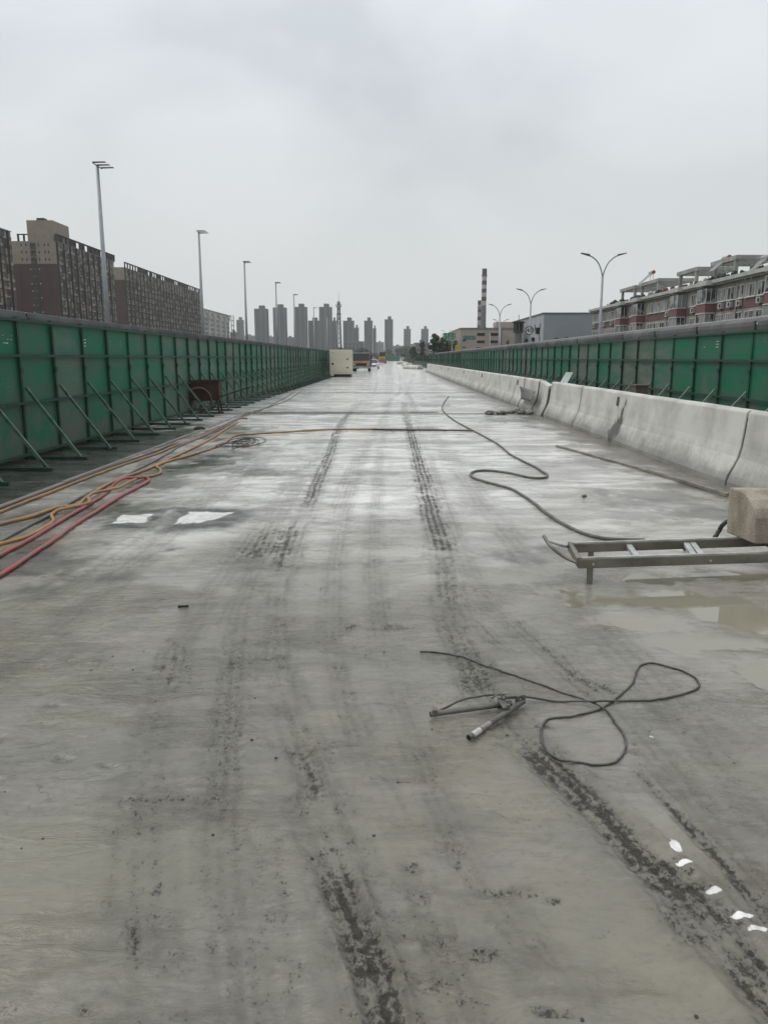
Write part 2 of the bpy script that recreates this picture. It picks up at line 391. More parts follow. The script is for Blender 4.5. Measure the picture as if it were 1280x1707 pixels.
m = bpy.data.materials.new('wet_slurry'); m.use_nodes = True; t = m.node_tree; l = t.links.new
b = t.nodes['Principled BSDF']
def T(ty, **k):
    n = t.nodes.new(ty)
    for a, v in k.items(): setattr(n, a, v)
    return n
def noise(scale, detail=4, st=(1,1,1), ro=.55, dist=0):
    mpn = T('ShaderNodeMapping'); mpn.inputs['Scale'].default_value = st; l(gp.outputs['Position'], mpn.inputs[0])
    n = T('ShaderNodeTexNoise'); n.inputs['Scale'].default_value = scale; n.inputs['Detail'].default_value = detail; n.inputs['Roughness'].default_value = ro; n.inputs['Distortion'].default_value = dist
    l(mpn.outputs[0], n.inputs['Vector']); return n.outputs[0]
def mixc(f, a, c):
    n = T('ShaderNodeMix', data_type='RGBA')
    for s, v in ((0, f), (6, a), (7, c)):
        if hasattr(v, 'links'): l(v, n.inputs[s])
        else: n.inputs[s].default_value = v if s == 0 else (*v, 1)
    return n.outputs[2]
def math_(op, a, c, clamp=False):
    n = T('ShaderNodeMath', operation=op, use_clamp=clamp)
    for i, v in enumerate((a, c)):
        if hasattr(v, 'links'): l(v, n.inputs[i])
        else: n.inputs[i].default_value = v
    return n.outputs[0]
def ramp(f, p0, p1):
    n = T('ShaderNodeMapRange', interpolation_type='SMOOTHSTEP'); n.inputs[1].default_value = p0; n.inputs[2].default_value = p1; l(f, n.inputs[0]); return n.outputs[0]
gp = T('ShaderNodeNewGeometry'); av = T('ShaderNodeAttribute', attribute_name='wear_sheen'); sp = T('ShaderNodeSeparateColor'); l(av.outputs['Color'], sp.inputs[0])
aD, aW, aP, aWh = sp.outputs[0], sp.outputs[1], sp.outputs[2], av.outputs['Alpha']
big = noise(.55, 4); mid = noise(3.2, 5, (1,.7,1)); fine = noise(26, 5); grit = noise(170, 3)
grain = noise(75, 7, (1,.7,1), .78); ad = T('ShaderNodeAttribute', attribute_name='damp'); aM = ad.outputs['Fac']
# grains of aggregate show dark where tyres pressed the slurry away
grain2 = noise(150, 5, (1,.8,1), .7); clump = noise(14, 5, (1,.8,1), .65)
gsum = math_('ADD', math_('ADD', math_('MULTIPLY', math_('SUBTRACT', grain, .5), 3.4), math_('MULTIPLY', math_('SUBTRACT', grain2, .5), 1.6)), math_('MULTIPLY', math_('SUBTRACT', clump, .5), 1.6))
faint = math_('MULTIPLY', ramp(noise(1.7, 5, (.8,1.3,1), .6), .48, .70), .25)
ah = T('ShaderNodeAttribute', attribute_name='smear'); aH = ah.outputs['Fac']
aT = math_('MAXIMUM', aD, faint)
eD = ramp(math_('ADD', math_('MULTIPLY', aT, .95), gsum), .42, .80)
eD = math_('MULTIPLY', eD, ramp(aT, .03, .16))
streak = noise(2.2, 6, (.55,1.6,1), .62, .5); flow = noise(5.5, 7, (.8,2.4,1), .68, 1.2)
c0 = mixc(ramp(big, .40, .60), (.178, .168, .136), (.198, .180, .132))
c0 = mixc(math_('MULTIPLY', ramp(mid, .42, .66), .6), c0, (.138, .131, .111))
c0 = mixc(math_('MULTIPLY', ramp(streak, .52, .68), .55), c0, (.235, .220, .186))
c0 = mixc(math_('MULTIPLY', ramp(flow, .50, .66), .45), c0, (.115, .108, .092))
c0 = mixc(math_('MULTIPLY', ramp(flow, .46, .34), .35), c0, (.255, .24, .205))
c0 = mixc(math_('MULTIPLY', ramp(fine, .5, .70), .30), c0, (.105, .099, .085))
c0 = mixc(math_('MULTIPLY', aP, .95), c0, mixc(ramp(streak, .36, .62), (.50, .485, .445), (.82, .80, .76)))  # pale film, its albedo raised to stand in for sky sheen
lines = noise(3.0, 6, (.6,1.5,1), .62, .8)                       # drag lines and hairline edges of drying film
lm = math_('MULTIPLY', math_('MULTIPLY', ramp(math_('ABSOLUTE', math_('SUBTRACT', lines, .5), 0.0), .014, .003), ramp(noise(.9, 4), .50, .62)), .55)
c0 = mixc(lm, c0, (.085, .081, .070))
wetp = math_('MULTIPLY', ramp(noise(1.6, 7, (.7,1.25,1), .66, .9), .565, .61), .32)
c0 = mixc(wetp, c0, (.120, .114, .096))
c0 = mixc(aW, c0, (.225, .212, .160))
c0 = mixc(math_('MULTIPLY', aM, math_('ADD', .75, math_('MULTIPLY', ramp(streak, .4, .6), .5)), True), c0, (.040, .039, .035))
c0 = mixc(math_('MULTIPLY', aH, .74, True), c0, mixc(ramp(fine, .35, .65), (.078, .074, .064), (.118, .111, .095)))
c0 = mixc(math_('MULTIPLY', eD, .88), c0, mixc(ramp(fine, .35, .65), (.034, .032, .028), (.062, .058, .050)))
c0 = mixc(math_('MULTIPLY', ramp(grit, .68, .74), .35), c0, (.10, .098, .09))
c0 = mixc(ramp(math_('ADD', aWh, math_('MULTIPLY', math_('SUBTRACT', grain, .5), .9)), .42, .60), c0, mixc(ramp(flow, .40, .62), (.80, .795, .77), (.66, .65, .62)))
l(c0, b.inputs['Base Color'])
rg = math_('ADD', math_('MULTIPLY', ramp(streak, .35, .65), .13), .06)
rg = math_('ADD', rg, math_('MULTIPLY', eD, .25)); rg = math_('ADD', rg, math_('MULTIPLY', aH, .22)); rg = math_('ADD', rg, math_('MULTIPLY', aM, .10))
rg = math_('MULTIPLY', rg, math_('SUBTRACT', 1.0, math_('MULTIPLY', aW, .88)))
rg = math_('MAXIMUM', rg, .03)
l(rg, b.inputs['Roughness'])
b.inputs['IOR'].default_value = 1.5; l(math_('SUBTRACT', .5, math_('MULTIPLY', math_('MAXIMUM', aH, eD), .33)), b.inputs['Specular IOR Level'])
hb = math_('ADD', math_('MULTIPLY', fine, .55), math_('MULTIPLY', grit, .16))
hb = math_('ADD', hb, math_('MULTIPLY', noise(9, 4, (1, 1.8, 1), .6, .6), 1.1))
hb = math_('ADD', hb, math_('MULTIPLY', flow, 2.4))
hb = math_('ADD', hb, math_('MULTIPLY', math_('MULTIPLY', grain, math_('MAXIMUM', aH, eD)), -1.2))
bp = T('ShaderNodeBump'); bp.inputs['Distance'].default_value = .014
rgh = math_('MAXIMUM', ramp(noise(1.3, 5, (.7,1.2,1), .6, .4), .44, .60), math_('MULTIPLY', aD, 1.2, True))
l(math_('MULTIPLY', math_('SUBTRACT', 1.0, math_('MULTIPLY', aW, 1.0), True), math_('ADD', .16, math_('MULTIPLY', rgh, .50))), bp.inputs['Strength'])
l(hb, bp.inputs['Height']); l(bp.outputs[0], b.inputs['Normal'])
me.materials.append(m)

HS = hgt.astype(np.float32)
def road_z(x, y, r=1):
    i = int(np.clip(np.searchsorted(xs, x), r, NX-r-1)); j = int(np.clip(np.searchsorted(ys, y), r, NY-r-1))
    return float(HS[j-r:j+r+1, i-r:i+r+1].max())
# expansion joints across the deck
mj = mat('joint_rubber', (.05,.05,.048), .6)
for yy, x0, x1 in ((g(650,690).y, -5.3, 3.9), (g(650,655).y, -5.2, 4.1), (g(650,692).y+1.2, -5.3, 1.5)):
    q = MB()
    n_ = 24
    for i in range(n_):
        a0 = x0+(x1-x0)*i/n_; a1 = x0+(x1-x0)*(i+1)/n_; q.box(a0, a1, yy-.05+random.uniform(-.02,.02), yy+.06+random.uniform(-.03,.03), -.03, .012)
    q.build('expansion_joint', mj, road)

# the land beside and beyond the deck
mg = mat('scrub_land', (.11,.11,.085), .95, (.055,.07,.04), .08, detail=8)
tag(MB().add([(-1650,-650,-.35),(1650,-650,-.35),(1650,1720,-.35),(-1650,1720,-.35)], [(0,1,2,3)]).build('ground', mg), kind='structure')
# kerb line between the hoses and the wet strip
q = MB(); 
for i in range(26): q.box(-4.43, -4.36, 3+i*.8, 3.79+i*.8, -.05, .016+random.uniform(-.004,.004))
q.build('kerb_strip', mat('kerb_concrete', (.22,.22,.21), .7, bump=.4), road)
# thin air haze
hz = bpy.data.materials.new('haze'); hz.use_nodes = True; t2 = hz.node_tree; t2.nodes.clear()
o2 = t2.nodes.new('ShaderNodeOutputMaterial'); v2 = t2.nodes.new('ShaderNodeVolumePrincipled')
v2.inputs['Color'].default_value = (.97,.985,1,1); v2.inputs['Density'].default_value = .00019; v2.inputs['Anisotropy'].default_value = .4
t2.links.new(v2.outputs[0], o2.inputs['Volume'])
tag(MB().box(-1700,1700,-700,1760,-2,125).build('haze', hz), kind='stuff')
# ================================================================== GREEN SITE FENCES
gpaint = mat('green_frame_paint', (.007,.040,.025), .65, (.018,.048,.033), 6, bump=.2, bscale=40)
gbrace = mat('dusty_brace_paint', (.085,.135,.105), .6, (.025,.07,.046), 5, p0=.40, p1=.58)
def panel_mat(name, c, c2, holes=False):
    m = mat(name, c, .55, c2, 1.6, stretch=(1,.55,2.6), bump=.15, bscale=5, spec=.22, detail=8, p0=.38, p1=.60)
    if 'mud' not in m:
        m['mud'] = 1; t = m.node_tree; l = t.links.new; b = t.nodes['Principled BSDF']; src_ = b.inputs['Base Color'].links[0].from_socket
        ge = t.nodes.new('ShaderNodeNewGeometry'); se = t.nodes.new('ShaderNodeSeparateXYZ'); l(ge.outputs['Position'], se.inputs[0])
        nz = t.nodes.new('ShaderNodeTexNoise'); nz.inputs['Scale'].default_value = .9; nz.inputs['Detail'].default_value = 8; nz.inputs['Roughness'].default_value = .65; l(ge.outputs['Position'], nz.inputs['Vector'])
        k1 = t.nodes.new('ShaderNodeMath'); k1.operation = 'MULTIPLY_ADD'; l(se.outputs['Z'], k1.inputs[0]); k1.inputs[1].default_value = -.16; l(nz.outputs[0], k1.inputs[2])
        k2 = t.nodes.new('ShaderNodeMapRange'); k2.interpolation_type = 'SMOOTHSTEP'; k2.inputs[1].default_value = .33; k2.inputs[2].default_value = .58; k2.inputs[4].default_value = .8; l(k1.outputs[0], k2.inputs[0])
        mm = t.nodes.new('ShaderNodeMix'); mm.data_type = 'RGBA'; l(k2.outputs[0], mm.inputs[0]); l(src_, mm.inputs[6]); mm.inputs[7].default_value = (.115,.128,.105,1); l(mm.outputs[2], b.inputs['Base Color'])
    if holes and 'holes' not in m:
        m['holes'] = 1
        t = m.node_tree; b = t.nodes['Principled BSDF']; o = [n for n in t.nodes if n.type == 'OUTPUT_MATERIAL'][0]; l = t.links.new
        co = t.nodes.new('ShaderNodeTexCoord'); se = t.nodes.new('ShaderNodeSeparateXYZ'); l(co.outputs['Object'], se.inputs[0])
        def mt(op, a, c=0.0, d=None):
            n = t.nodes.new('ShaderNodeMath'); n.operation = op
            for i, v in enumerate((a, c, d)):
                if v is None: continue
                if hasattr(v, 'links'): l(v, n.inputs[i])
                else: n.inputs[i].default_value = v
            return n.outputs[0]
        Yv, Zv = se.outputs['Y'], se.outputs['Z']
        def band(v, a, c): return mt('MULTIPLY', mt('GREATER_THAN', v, a), mt('LESS_THAN', v, c))
        ay = mt('ABSOLUTE', Yv)
        side = band(ay, .22, .56)
        low = mt('MULTIPLY', mt('MULTIPLY', band(Zv, 1.12, 1.44), mt('LESS_THAN', mt('FRACT', mt('MULTIPLY', Zv, 15.0)), .22)), mt('LESS_THAN', mt('FRACT', mt('MULTIPLY', Yv, 15.0)), .42))
        top = mt('MULTIPLY', mt('MULTIPLY', band(Zv, 1.87, 2.03), mt('LESS_THAN', mt('FRACT', mt('MULTIPLY', Zv, 17.0)), .2)), mt('LESS_THAN', mt('FRACT', mt('MULTIPLY', Yv, 4.0)), .75))
        nz = t.nodes.new('ShaderNodeTexNoise'); nz.inputs['Scale'].default_value = 2.4; ge = t.nodes.new('ShaderNodeNewGeometry'); l(ge.outputs['Position'], nz.inputs['Vector'])
        h = mt('MULTIPLY', mt('MULTIPLY', side, mt('MAXIMUM', low, top)), mt('GREATER_THAN', nz.outputs[0], .47))
        tr = t.nodes.new('ShaderNodeBsdfTransparent'); mx_ = t.nodes.new('ShaderNodeMixShader')
        l(h, mx_.inputs[0]); l(b.outputs[0], mx_.inputs[1]); l(tr.outputs[0], mx_.inputs[2]); l(mx_.outputs[0], o.inputs[0])
    return m
P_DARK = panel_mat('panel_green', (.010,.145,.078), (.048,.118,.084))
P_PERF = panel_mat('panel_green_perforated', (.010,.145,.078), (.048,.118,.084), True)
P_MID = panel_mat('panel_green_dusty', (.034,.145,.096), (.100,.140,.117))
P_GREY = panel_mat('panel_green_muddy', (.135,.152,.128), (.06,.115,.085))

def green_fence(X, s, y0, y1, pitch, H, label, rails, seed, foot=.86, btop=1.18, nperf=9, bm=None):
    """s = +1 when the worked side faces +X. Posts, sheets, braces and foot bars are pieces of their own."""
    rnd = random.Random(seed)
    root = thing('green_fence', label, 'fence', (X, y0, 0))
    n = int((y1-y0)/pitch)
    post = MB().box(-.03,.03,-.03,.03,0,H+.03).box(.03*s,.05*s,-.045,.045,H*.62,H*.66).mesh('post', gpaint)
    pans = []
    for mt_ in (P_DARK, P_PERF, P_MID, P_GREY):
        q = MB(); hw = pitch/2-.035
        # pressed sheet with a shallow fold along its edges
        q.box(-.006,.006,-hw+.03,hw-.03,.10,H-.03); q.box(-.016,.016,-hw,-hw+.03,.08,H-.01); q.box(-.016,.016,hw-.03,hw,.08,H-.01); q.box(-.016,.016,-hw+.03,hw-.03,H-.03,H-.01)
        pans.append(q.mesh('panel', mt_))
    br = MB().bar((0,0,btop),(foot*s,0,.03),.045,.045).mesh('brace', bm or gbrace)
    fb = MB().box(min(0,s*(foot+.1)),max(0,s*(foot+.1)),-.025,.025,.004,.05).mesh('foot_bar', gpaint)
    for k, z in enumerate(rails):
        MB().box(.034*s, .066*s, 0, n*pitch, z-.022, z+.022).build('rail', gpaint, root)
    for i in range(n+1):
        y = i*pitch
        ob('post', post, root, (0,y,0), (rnd.uniform(-.004,.004), rnd.uniform(-.006,.006), 0))
        dz = rnd.uniform(-.01,.01)
        ob('brace', br, root, (.03*s, y+.06, 0), (0, rnd.uniform(-.02,.02), rnd.uniform(-.05,.05)))
        ob('foot_bar', fb, root, (.03*s, y+.06, 0), (0,0,rnd.uniform(-.05,.05)))
        if i < n:
            wy_ = y0+y
            r = rnd.random(); f_ = min(1, max(0, (wy_-14)/30))
            k = 1 if (wy_ < 17 and r < .85) else (0 if r < .62-.45*f_ else (2 if r < .93-.10*f_ else 3))
            ob('panel', pans[k], root, (-.03*s, y+pitch/2, dz), (rnd.uniform(-.005,.005), rnd.uniform(-.012,.012), rnd.uniform(-.012,.012)))
    return root
XL, XR = -6.0, 6.95
YP0 = at(18, 600, 10); 
def depth_on(X, px, z=1.6):
    """distance along the road at which a photo column meets the vertical plane x = X"""
    d = ray(px, 600); return d.y*(X/d.x)
yl0 = depth_on(XL, 31) - 8*1.335
green_fence(XL, 1, yl0, 140, 1.335, 2.27, 'green steel site fence on the left behind the coloured hoses, with long braces', (2.25,1.69,.93,.09), 3)
yr0 = depth_on(XR, 1252) - 8*1.39
green_fence(XR, -1, yr0, 215, 1.39, 2.17, 'green steel site fence standing behind the row of pale concrete barriers', (2.15,1.60,.86,.08), 5, foot=.80, btop=1.0, nperf=5, bm=mat('pale_brace_paint', (.20,.27,.225), .6, (.07,.13,.10), 5))
# far cross fence closing the site
q = thing('green_fence', 'distant green fence closing off the far end of the road', 'fence', (-1.5, 420, 0))
for i in range(4):
    MB().box(i*1.7+.05,i*1.7+1.65,-.02,.02,.1,2.6).build('panel', P_DARK, q); MB().box(i*1.7-.04,i*1.7+.04,-.05,.05,0,2.7).build('post', gpaint, q)

# ================================================================== NOISE BARRIERS behind the fences
mcap = mat('grey_metal_cap', (.14,.14,.138), .6, (.08,.08,.08), 1.2, metal=.1, spec=.3)
mcap2 = mat('grey_bluish_cap', (.10,.10,.105), .6, (.065,.065,.068), 1.2, metal=.1, spec=.3)
mpale = mat('pale_edge_metal', (.45,.45,.44), .5)
mconc0 = mat('parapet_concrete', (.27,.265,.25), .85, (.19,.19,.18), 1.1, bump=.4)
mfrost = mat('frosted_acrylic', (.8,.82,.80), .6)
_t = mfrost.node_tree; _tr = _t.nodes.new('ShaderNodeBsdfTranslucent'); _tr.inputs[0].default_value = (.85,.88,.86,1); _mx = _t.nodes.new('ShaderNodeMixShader'); _mx.inputs[0].default_value = .85
_o = [n for n in _t.nodes if n.type == 'OUTPUT_MATERIAL'][0]
_t.links.new(_t.nodes['Principled BSDF'].outputs[0], _mx.inputs[1]); _t.links.new(_tr.outputs[0], _mx.inputs[2]); _t.links.new(_mx.outputs[0], _o.inputs[0])
def cap_mesh(Lg, s, zb, zt, m):
    """ribbed cap sheet that curls over at the top"""
    q = MB(); prof = [(0,zb),( .0,zb+.12),(-.02*s,zb+.2),(-.07*s,zt-.05),(-.16*s,zt)]
    k = int(Lg/.15); v = []; f = []
    for j in range(k*2+1):
        y = .03 + (Lg-.06)*j/(k*2); off = .018 if j % 2 else -.018
        for (x, z) in prof: v.append((x+off*s, y, z))
    P_ = len(prof)
    for j in range(k*2):
        for i in range(P_-1): f.append((j*P_+i, j*P_+i+1, (j+1)*P_+i+1, (j+1)*P_+i))
    q.add(v, f); me_ = q.mesh('cap_panel', m)
    return me_
def noise_barrier(X, s, y0, n, Lg, zb, zt, label):
    root = thing('noise_barrier', label, 'noise barrier', (X, y0, 0))
    cm = [cap_mesh(Lg, s, zb, zt, mcap), cap_mesh(Lg, s, zb, zt, mcap2)]
    po = MB().box(-.05,.05,-.05,.05,.85,zb+.1).mesh('post', mcap)
    ri = MB().box(.02*s,.05*s,-.025,.025,zb,zt-.08).mesh('joint_strip', mcap2)
    pc = MB().prism([(-.2,-.3),(.12,-.3),(.12,.3),(.02,.95),(-.12,.95),(-.2,.3)], 'y', 0, Lg-.02).mesh('parapet', mconc0)
    lip = MB().box(-.02, .02, 0, Lg, -.015, .02).mesh('top_lip', mpale)
    pn = MB().box(-.008,.008,.05,Lg-.05,.92,zb-.02).mesh('pane', mfrost)
    rr = random.Random(int(abs(X)*100))
    for i in range(n):
        o = ob('cap_panel', cm[1 if rr.random() < .25 else 0], root, (0,i*Lg,0)); o.modifiers.new('thick','SOLIDIFY').thickness = .006
        ob('post', po, root, (-.06*s,i*Lg,0)); ob('joint_strip', ri, root, (-.015*s,i*Lg,0)); ob('parapet', pc, root, (-.1*s,i*Lg,-.05))
        ob('top_lip', lip, root, (-.165*s,i*Lg,zt)); ob('pane', pn, root, (-.1*s,i*Lg,0))
        ob('bottom_lip', lip, root, (.03*s,i*Lg,zb))
noise_barrier(XL-.42, 1, -2, 36, 4.0, 2.24, 2.44, 'dark grey noise barrier with a curled cap running behind the left green fence')
noise_barrier(XR+.42, -1, -2, 44, 3.0, 2.18, 2.47, 'ribbed grey noise barrier rising above the right green fence below the pink flats')

# ================================================================== CONCRETE BARRIERS
mconc = mat('barrier_concrete', (.56,.55,.515), .75, (.35,.34,.315), 1.3, bump=.25, bscale=90, detail=9, p0=.3, p1=.6)
def grime(m, streaks):
    """splashed slurry on the foot of the barrier with a ragged upper edge, and a few run stains"""
    t = m.node_tree; l = t.links.new; b = t.nodes['Principled BSDF']
    src = b.inputs['Base Color'].links[0].from_socket
    ge = t.nodes.new('ShaderNodeNewGeometry'); se = t.nodes.new('ShaderNodeSeparateXYZ'); l(ge.outputs['Position'], se.inputs[0])
    def mt(op, a, c=0.0):
        n = t.nodes.new('ShaderNodeMath'); n.operation = op
        for i, v in enumerate((a, c)):
            if hasattr(v, 'links'): l(v, n.inputs[i])
            else: n.inputs[i].default_value = v
        return n.outputs[0]
    def nz(s, st):
        mp_ = t.nodes.new('ShaderNodeMapping'); mp_.inputs['Scale'].default_value = st; l(ge.outputs['Position'], mp_.inputs[0])
        n = t.nodes.new('ShaderNodeTexNoise'); n.inputs['Scale'].default_value = s; n.inputs['Detail'].default_value = 6; n.inputs['Roughness'].default_value = .65; l(mp_.outputs[0], n.inputs['Vector']); return n.outputs[0]
    def rmp(v, a, c):
        n = t.nodes.new('ShaderNodeMapRange'); n.interpolation_type = 'SMOOTHSTEP'; n.inputs[1].default_value = a; n.inputs[2].default_value = c; l(v, n.inputs[0]); return n.outputs[0]
    nA_ = nz(1.4, (1,.6,1)); nB_ = nz(7, (1,1,.6)); nC_ = nz(30, (1,1,.35))
    z = se.outputs['Z']
    spl = mt('SUBTRACT', mt('ADD', mt('MULTIPLY', nA_, .75), mt('MULTIPLY', nB_, .35)), mt('MULTIPLY', z, 1.15))
    msk = mt('MULTIPLY', rmp(spl, .08, .50), .60)
    fleck = mt('MULTIPLY', mt('MULTIPLY', rmp(nC_, .57, .66), rmp(mt('SUBTRACT', mt('MULTIPLY', nA_, 1.0), z), .0, .25)), .7)
    msk = mt('MAXIMUM', msk, fleck)
    for (yy, zz, hy, hz_) in streaks:
        dy = mt('ABSOLUTE', mt('SUBTRACT', mt('ADD', se.outputs['Y'], mt('MULTIPLY', z, .35)), yy)); dz = mt('ABSOLUTE', mt('SUBTRACT', z, zz))
        e_ = mt('ADD', mt('ADD', mt('DIVIDE', dy, hy), mt('DIVIDE', dz, hz_)), mt('MULTIPLY', mt('SUBTRACT', nB_, .5), 2.4))
        st_ = t.nodes.new('ShaderNodeMapRange'); st_.interpolation_type = 'SMOOTHSTEP'; st_.inputs[1].default_value = 1.15; st_.inputs[2].default_value = .6; l(e_, st_.inputs[0])
        msk = mt('MAXIMUM', msk, mt('MULTIPLY', st_.outputs[0], .97))
    mx_ = t.nodes.new('ShaderNodeMix'); mx_.data_type = 'RGBA'; l(msk, mx_.inputs[0]); l(src, mx_.inputs[6]); mx_.inputs[7].default_value = (.085,.082,.074,1)
    l(mx_.outputs[2], b.inputs['Base Color'])
XB = 4.40
def byx(px):                                # distance at which a photo column meets the barrier foot
    d = ray(px, 640); return d.y*(XB/d.x)
y_st = depth_on(XB+.2, 1042)
grime(mconc, [(y_st+.10, .22, .40, .62)])
PROF = [(0,-.02),(0,.07),(.03,.16),(.085,.27),(.135,.38),(.165,.52),(.19,.75),(.205,.955),(.235,.99),(.365,.99),(.395,.955),(.42,.7),(.45,.5),(.5,.36),(.58,.22),(.60,.07),(.60,-.02)]
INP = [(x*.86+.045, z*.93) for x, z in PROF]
mgapshade = mat('joint_dirt_shade', (.028,.027,.025), .95)  # near-black for dirt in the open gaps, with their shadow painted in
mslot = mat('slot_dark', (.14,.14,.135), .9)
def barrier(ya, yb, label, slots=(), rot=0, lean=0, dx=0, prof=PROF):
    L_ = yb-ya; q = MB(); n_ = max(2, int(L_/.5)); v = []; f = []; P_ = len(prof); rr = random.Random(int(ya*10))
    for j in range(n_+1):
        for (x, z) in prof:
            jt = .004 if 0 < j < n_ else 0
            v.append((x+rr.uniform(-jt,jt), L_*j/n_, z+rr.uniform(-jt,jt)*(z > .9)))
    for j in range(n_):
        for i in range(P_): f.append((j*P_+i, j*P_+(i+1)%P_, (j+1)*P_+(i+1)%P_, (j+1)*P_+i))
    f.append(tuple(range(P_))[::-1]); f.append(tuple(n_*P_+i for i in range(P_)))
    q.add(v, f)
    o = q.build('concrete_barrier', mconc, bevel=.012)
    o.location = (XB+dx, ya, 0); o.rotation_euler = (lean, 0, rot)
    tag(o, label, 'barrier', 'pale concrete barriers along the right side')
    if not lean: MB().prism(INP, 'y', L_-.02, L_+.06).build('gap_shade_insert', mgapshade, o)  # added dark insert so the gap reads as dirty and shaded
    if lean: o.location.z = -.115
    for sy in slots:
        m_ = Matrix.Translation((.176, sy-ya, .80)) @ Matrix.Rotation(.10, 4, 'Y')
        MB().box(-.02,.014,-.035,.035,-.09,.09,m_).build('lifting_slot', mslot, o)
    return o
J = [byx(p) for p in (1223, 956, 906)]
barrier(2.2, J[0]-.03, 'pale concrete barrier nearest the camera, cut off by the right edge beside the beige block')
barrier(J[0]+.03, J[1]-.03, 'long pale concrete barrier with a dark run stain down its face', (depth_on(XB+.17, 1033),))
barrier(J[1]+.04, J[2]-.10, 'concrete barrier between the stained long one and the leaning short piece')
y4 = J[2]+.30
short_ = barrier(y4, y4+1.15, 'short concrete barrier piece leaning beside a dark wedge shaped gap', (), rot=.02, lean=.10, dx=-.03)
y5 = y4+1.42
MB().prism(INP, 'y', -.46, -.03).build('gap_shade_insert', mgapshade, short_); MB().prism(INP, 'y', 1.18, 1.40).build('gap_shade_insert', mgapshade, short_)  # added inserts: shade and dirt of the wider gaps as dark solids
LOWP = [(0,-.02),(0,.07),(.03,.16),(.085,.27),(.135,.38),(.165,.52),(.19,.75),(.205,.955),(.235,.99),(.365,.99),(.395,.955),(.42,.7),(.45,.5),(.5,.36),(.58,.22),(.60,.07),(.60,-.02)]
barrier(y5, y5+2.6, 'short concrete barrier standing behind the bent grey sheet', (), rot=-.012, dx=-.02)
y6 = y5+2.72
barrier(y6, byx(851)-.02, 'narrow concrete barrier just beyond the bent grey sheet', (y6+1.2,))
yq = byx(851)+.02
for ye, lb, sl_ in ((yq+14.5, 'pale concrete barrier beyond the broken section, with one dark slot', (yq+10.5,)), (yq+29, 'concrete barrier in the middle distance, second past the broken section', (yq+20,)), (yq+46, 'concrete barrier in the far part of the row, third past the broken section', (yq+33,yq+41)), (97, 'farthest concrete barrier ending the row beside low grey blocks', (88,))):
    barrier(yq+.06, ye-.04, lb, sl_); yq = ye
for i, (px, py_, a) in enumerate(((688,613,.3),(676,608,.1),(668,605,-.2))):
    c = g(px, py_+2); o = MB().prism([(-.5,0),(.5,0),(.45,.3),(.2,.62),(-.2,.62),(-.45,.3)], 'y', -3.5, 3.5).build('concrete_block', mconc, bevel=.03)
    o.location = c; o.rotation_euler = (0,0,a)
    tag(o, ('low grey concrete block on the ground just past the end of the barrier row', 'low concrete block lying between two others past the barriers', 'farthest low concrete block beyond the end of the barriers')[i], 'concrete block', 'low blocks past the barriers')
# bent sheet hung over the broken barrier
msheet = mat('grey_sheet', (.125,.125,.12), .6, (.09,.09,.085), 3, bump=.3, bscale=14)
ys1, ys0 = depth_on(XB, 870), depth_on(XB, 897)
q = MB(); v = []; f = []
a_, b_, c_, d_ = at(869,644,ys1), at(896,653,ys0), at(887,669,ys0-.3), at(872,665,ys1-.2)
for k in range(7):
    for j in range(5):
        s_, t_ = k/6, j/4
        p = (a_*(1-s_)+b_*s_)*(1-t_) + (d_*(1-s_)+c_*s_)*t_
        p = p + Vector((.02*math.sin(4*t_+3*s_)-.06, 0, 0)); v.append(p)
for k in range(6):
    for j in range(4): f.append((k*5+j, k*5+j+1, (k+1)*5+j+1, (k+1)*5+j))
o = q.add(v, f).build('metal_sheet', msheet, smooth=True); o.modifiers.new('thick','SOLIDIFY').thickness = .012
tag(o, 'bent grey sheet hanging over the broken part of the concrete barriers', 'sheet')
# pale board against the right fence
q = MB().bar((XB+1.0, depth_on(5.4, 931), .5), (XR-.25, depth_on(6.7, 950), 1.12), .26, .03)
tag(q.build('board', mat('pale_board', (.42,.48,.46), .6)), 'pale board leaning against the right green fence above the barriers', 'board')
# brown crate behind the barrier
yb_ = depth_on(XB+1.5, 1068)
o = MB().box(-.14,.14,-.2,.2,0,.04).box(-.14,-.11,-.2,.2,.04,1.0).box(.11,.14,-.2,.2,.04,1.0).box(-.11,.11,-.2,-.17,.04,1.0).box(-.11,.11,.17,.2,.04,1.0).box(-.16,.16,-.23,.23,1.0,1.04).build('crate', mat('crate_wood', (.12,.09,.075), .8, scale=9), loc=(XB+1.5, yb_, 0))
tag(o, 'small brown crate standing between barrier and right green fence', 'crate')

# ================================================================== HOSES
def hose(name, pts, r, m, label, cat='hose', k=8, lift=None, n=8, group=None):
    P = []
    for i, p in enumerate(pts):
        z = (p[2] if len(p) > 2 else r*.9); c = g(p[0], p[1], z); P.append(c)
    C = catmull(P, k); C = [q_ + Vector((0,0,road_z(q_.x,q_.y))) for q_ in C]
    for i_ in range(2): C = [C[0]] + [Vector((C[j].x, C[j].y, max(C[j].z, (C[j-1].z+C[j].z*2+C[j+1].z)/4))) for j in range(1, len(C)-1)] + [C[-1]]
    rr = random.Random(len(pts)); C = [c + Vector((rr.uniform(-.15,.15)*r, rr.uniform(-.15,.15)*r, 0)) for c in C]
    o = MB().tube(C, r, n).build(name, m, smooth=True)
    return tag(o, label, cat, group)
def c3(L_): return [((p[0]*.375), p[1]*.375+680) + tuple(p[2:]) for p in L_]
myel = mat('yellow_hose', (.42,.22,.05), .5, (.22,.16,.10), 3.5, bump=.2, bscale=200)
mora = mat('orange_hose', (.40,.20,.06), .5, (.17,.13,.09), 3.0, bump=.2, bscale=200)
mred = mat('red_hose', (.40,.055,.055), .45, (.24,.10,.09), 3.0, bump=.2, bscale=200)
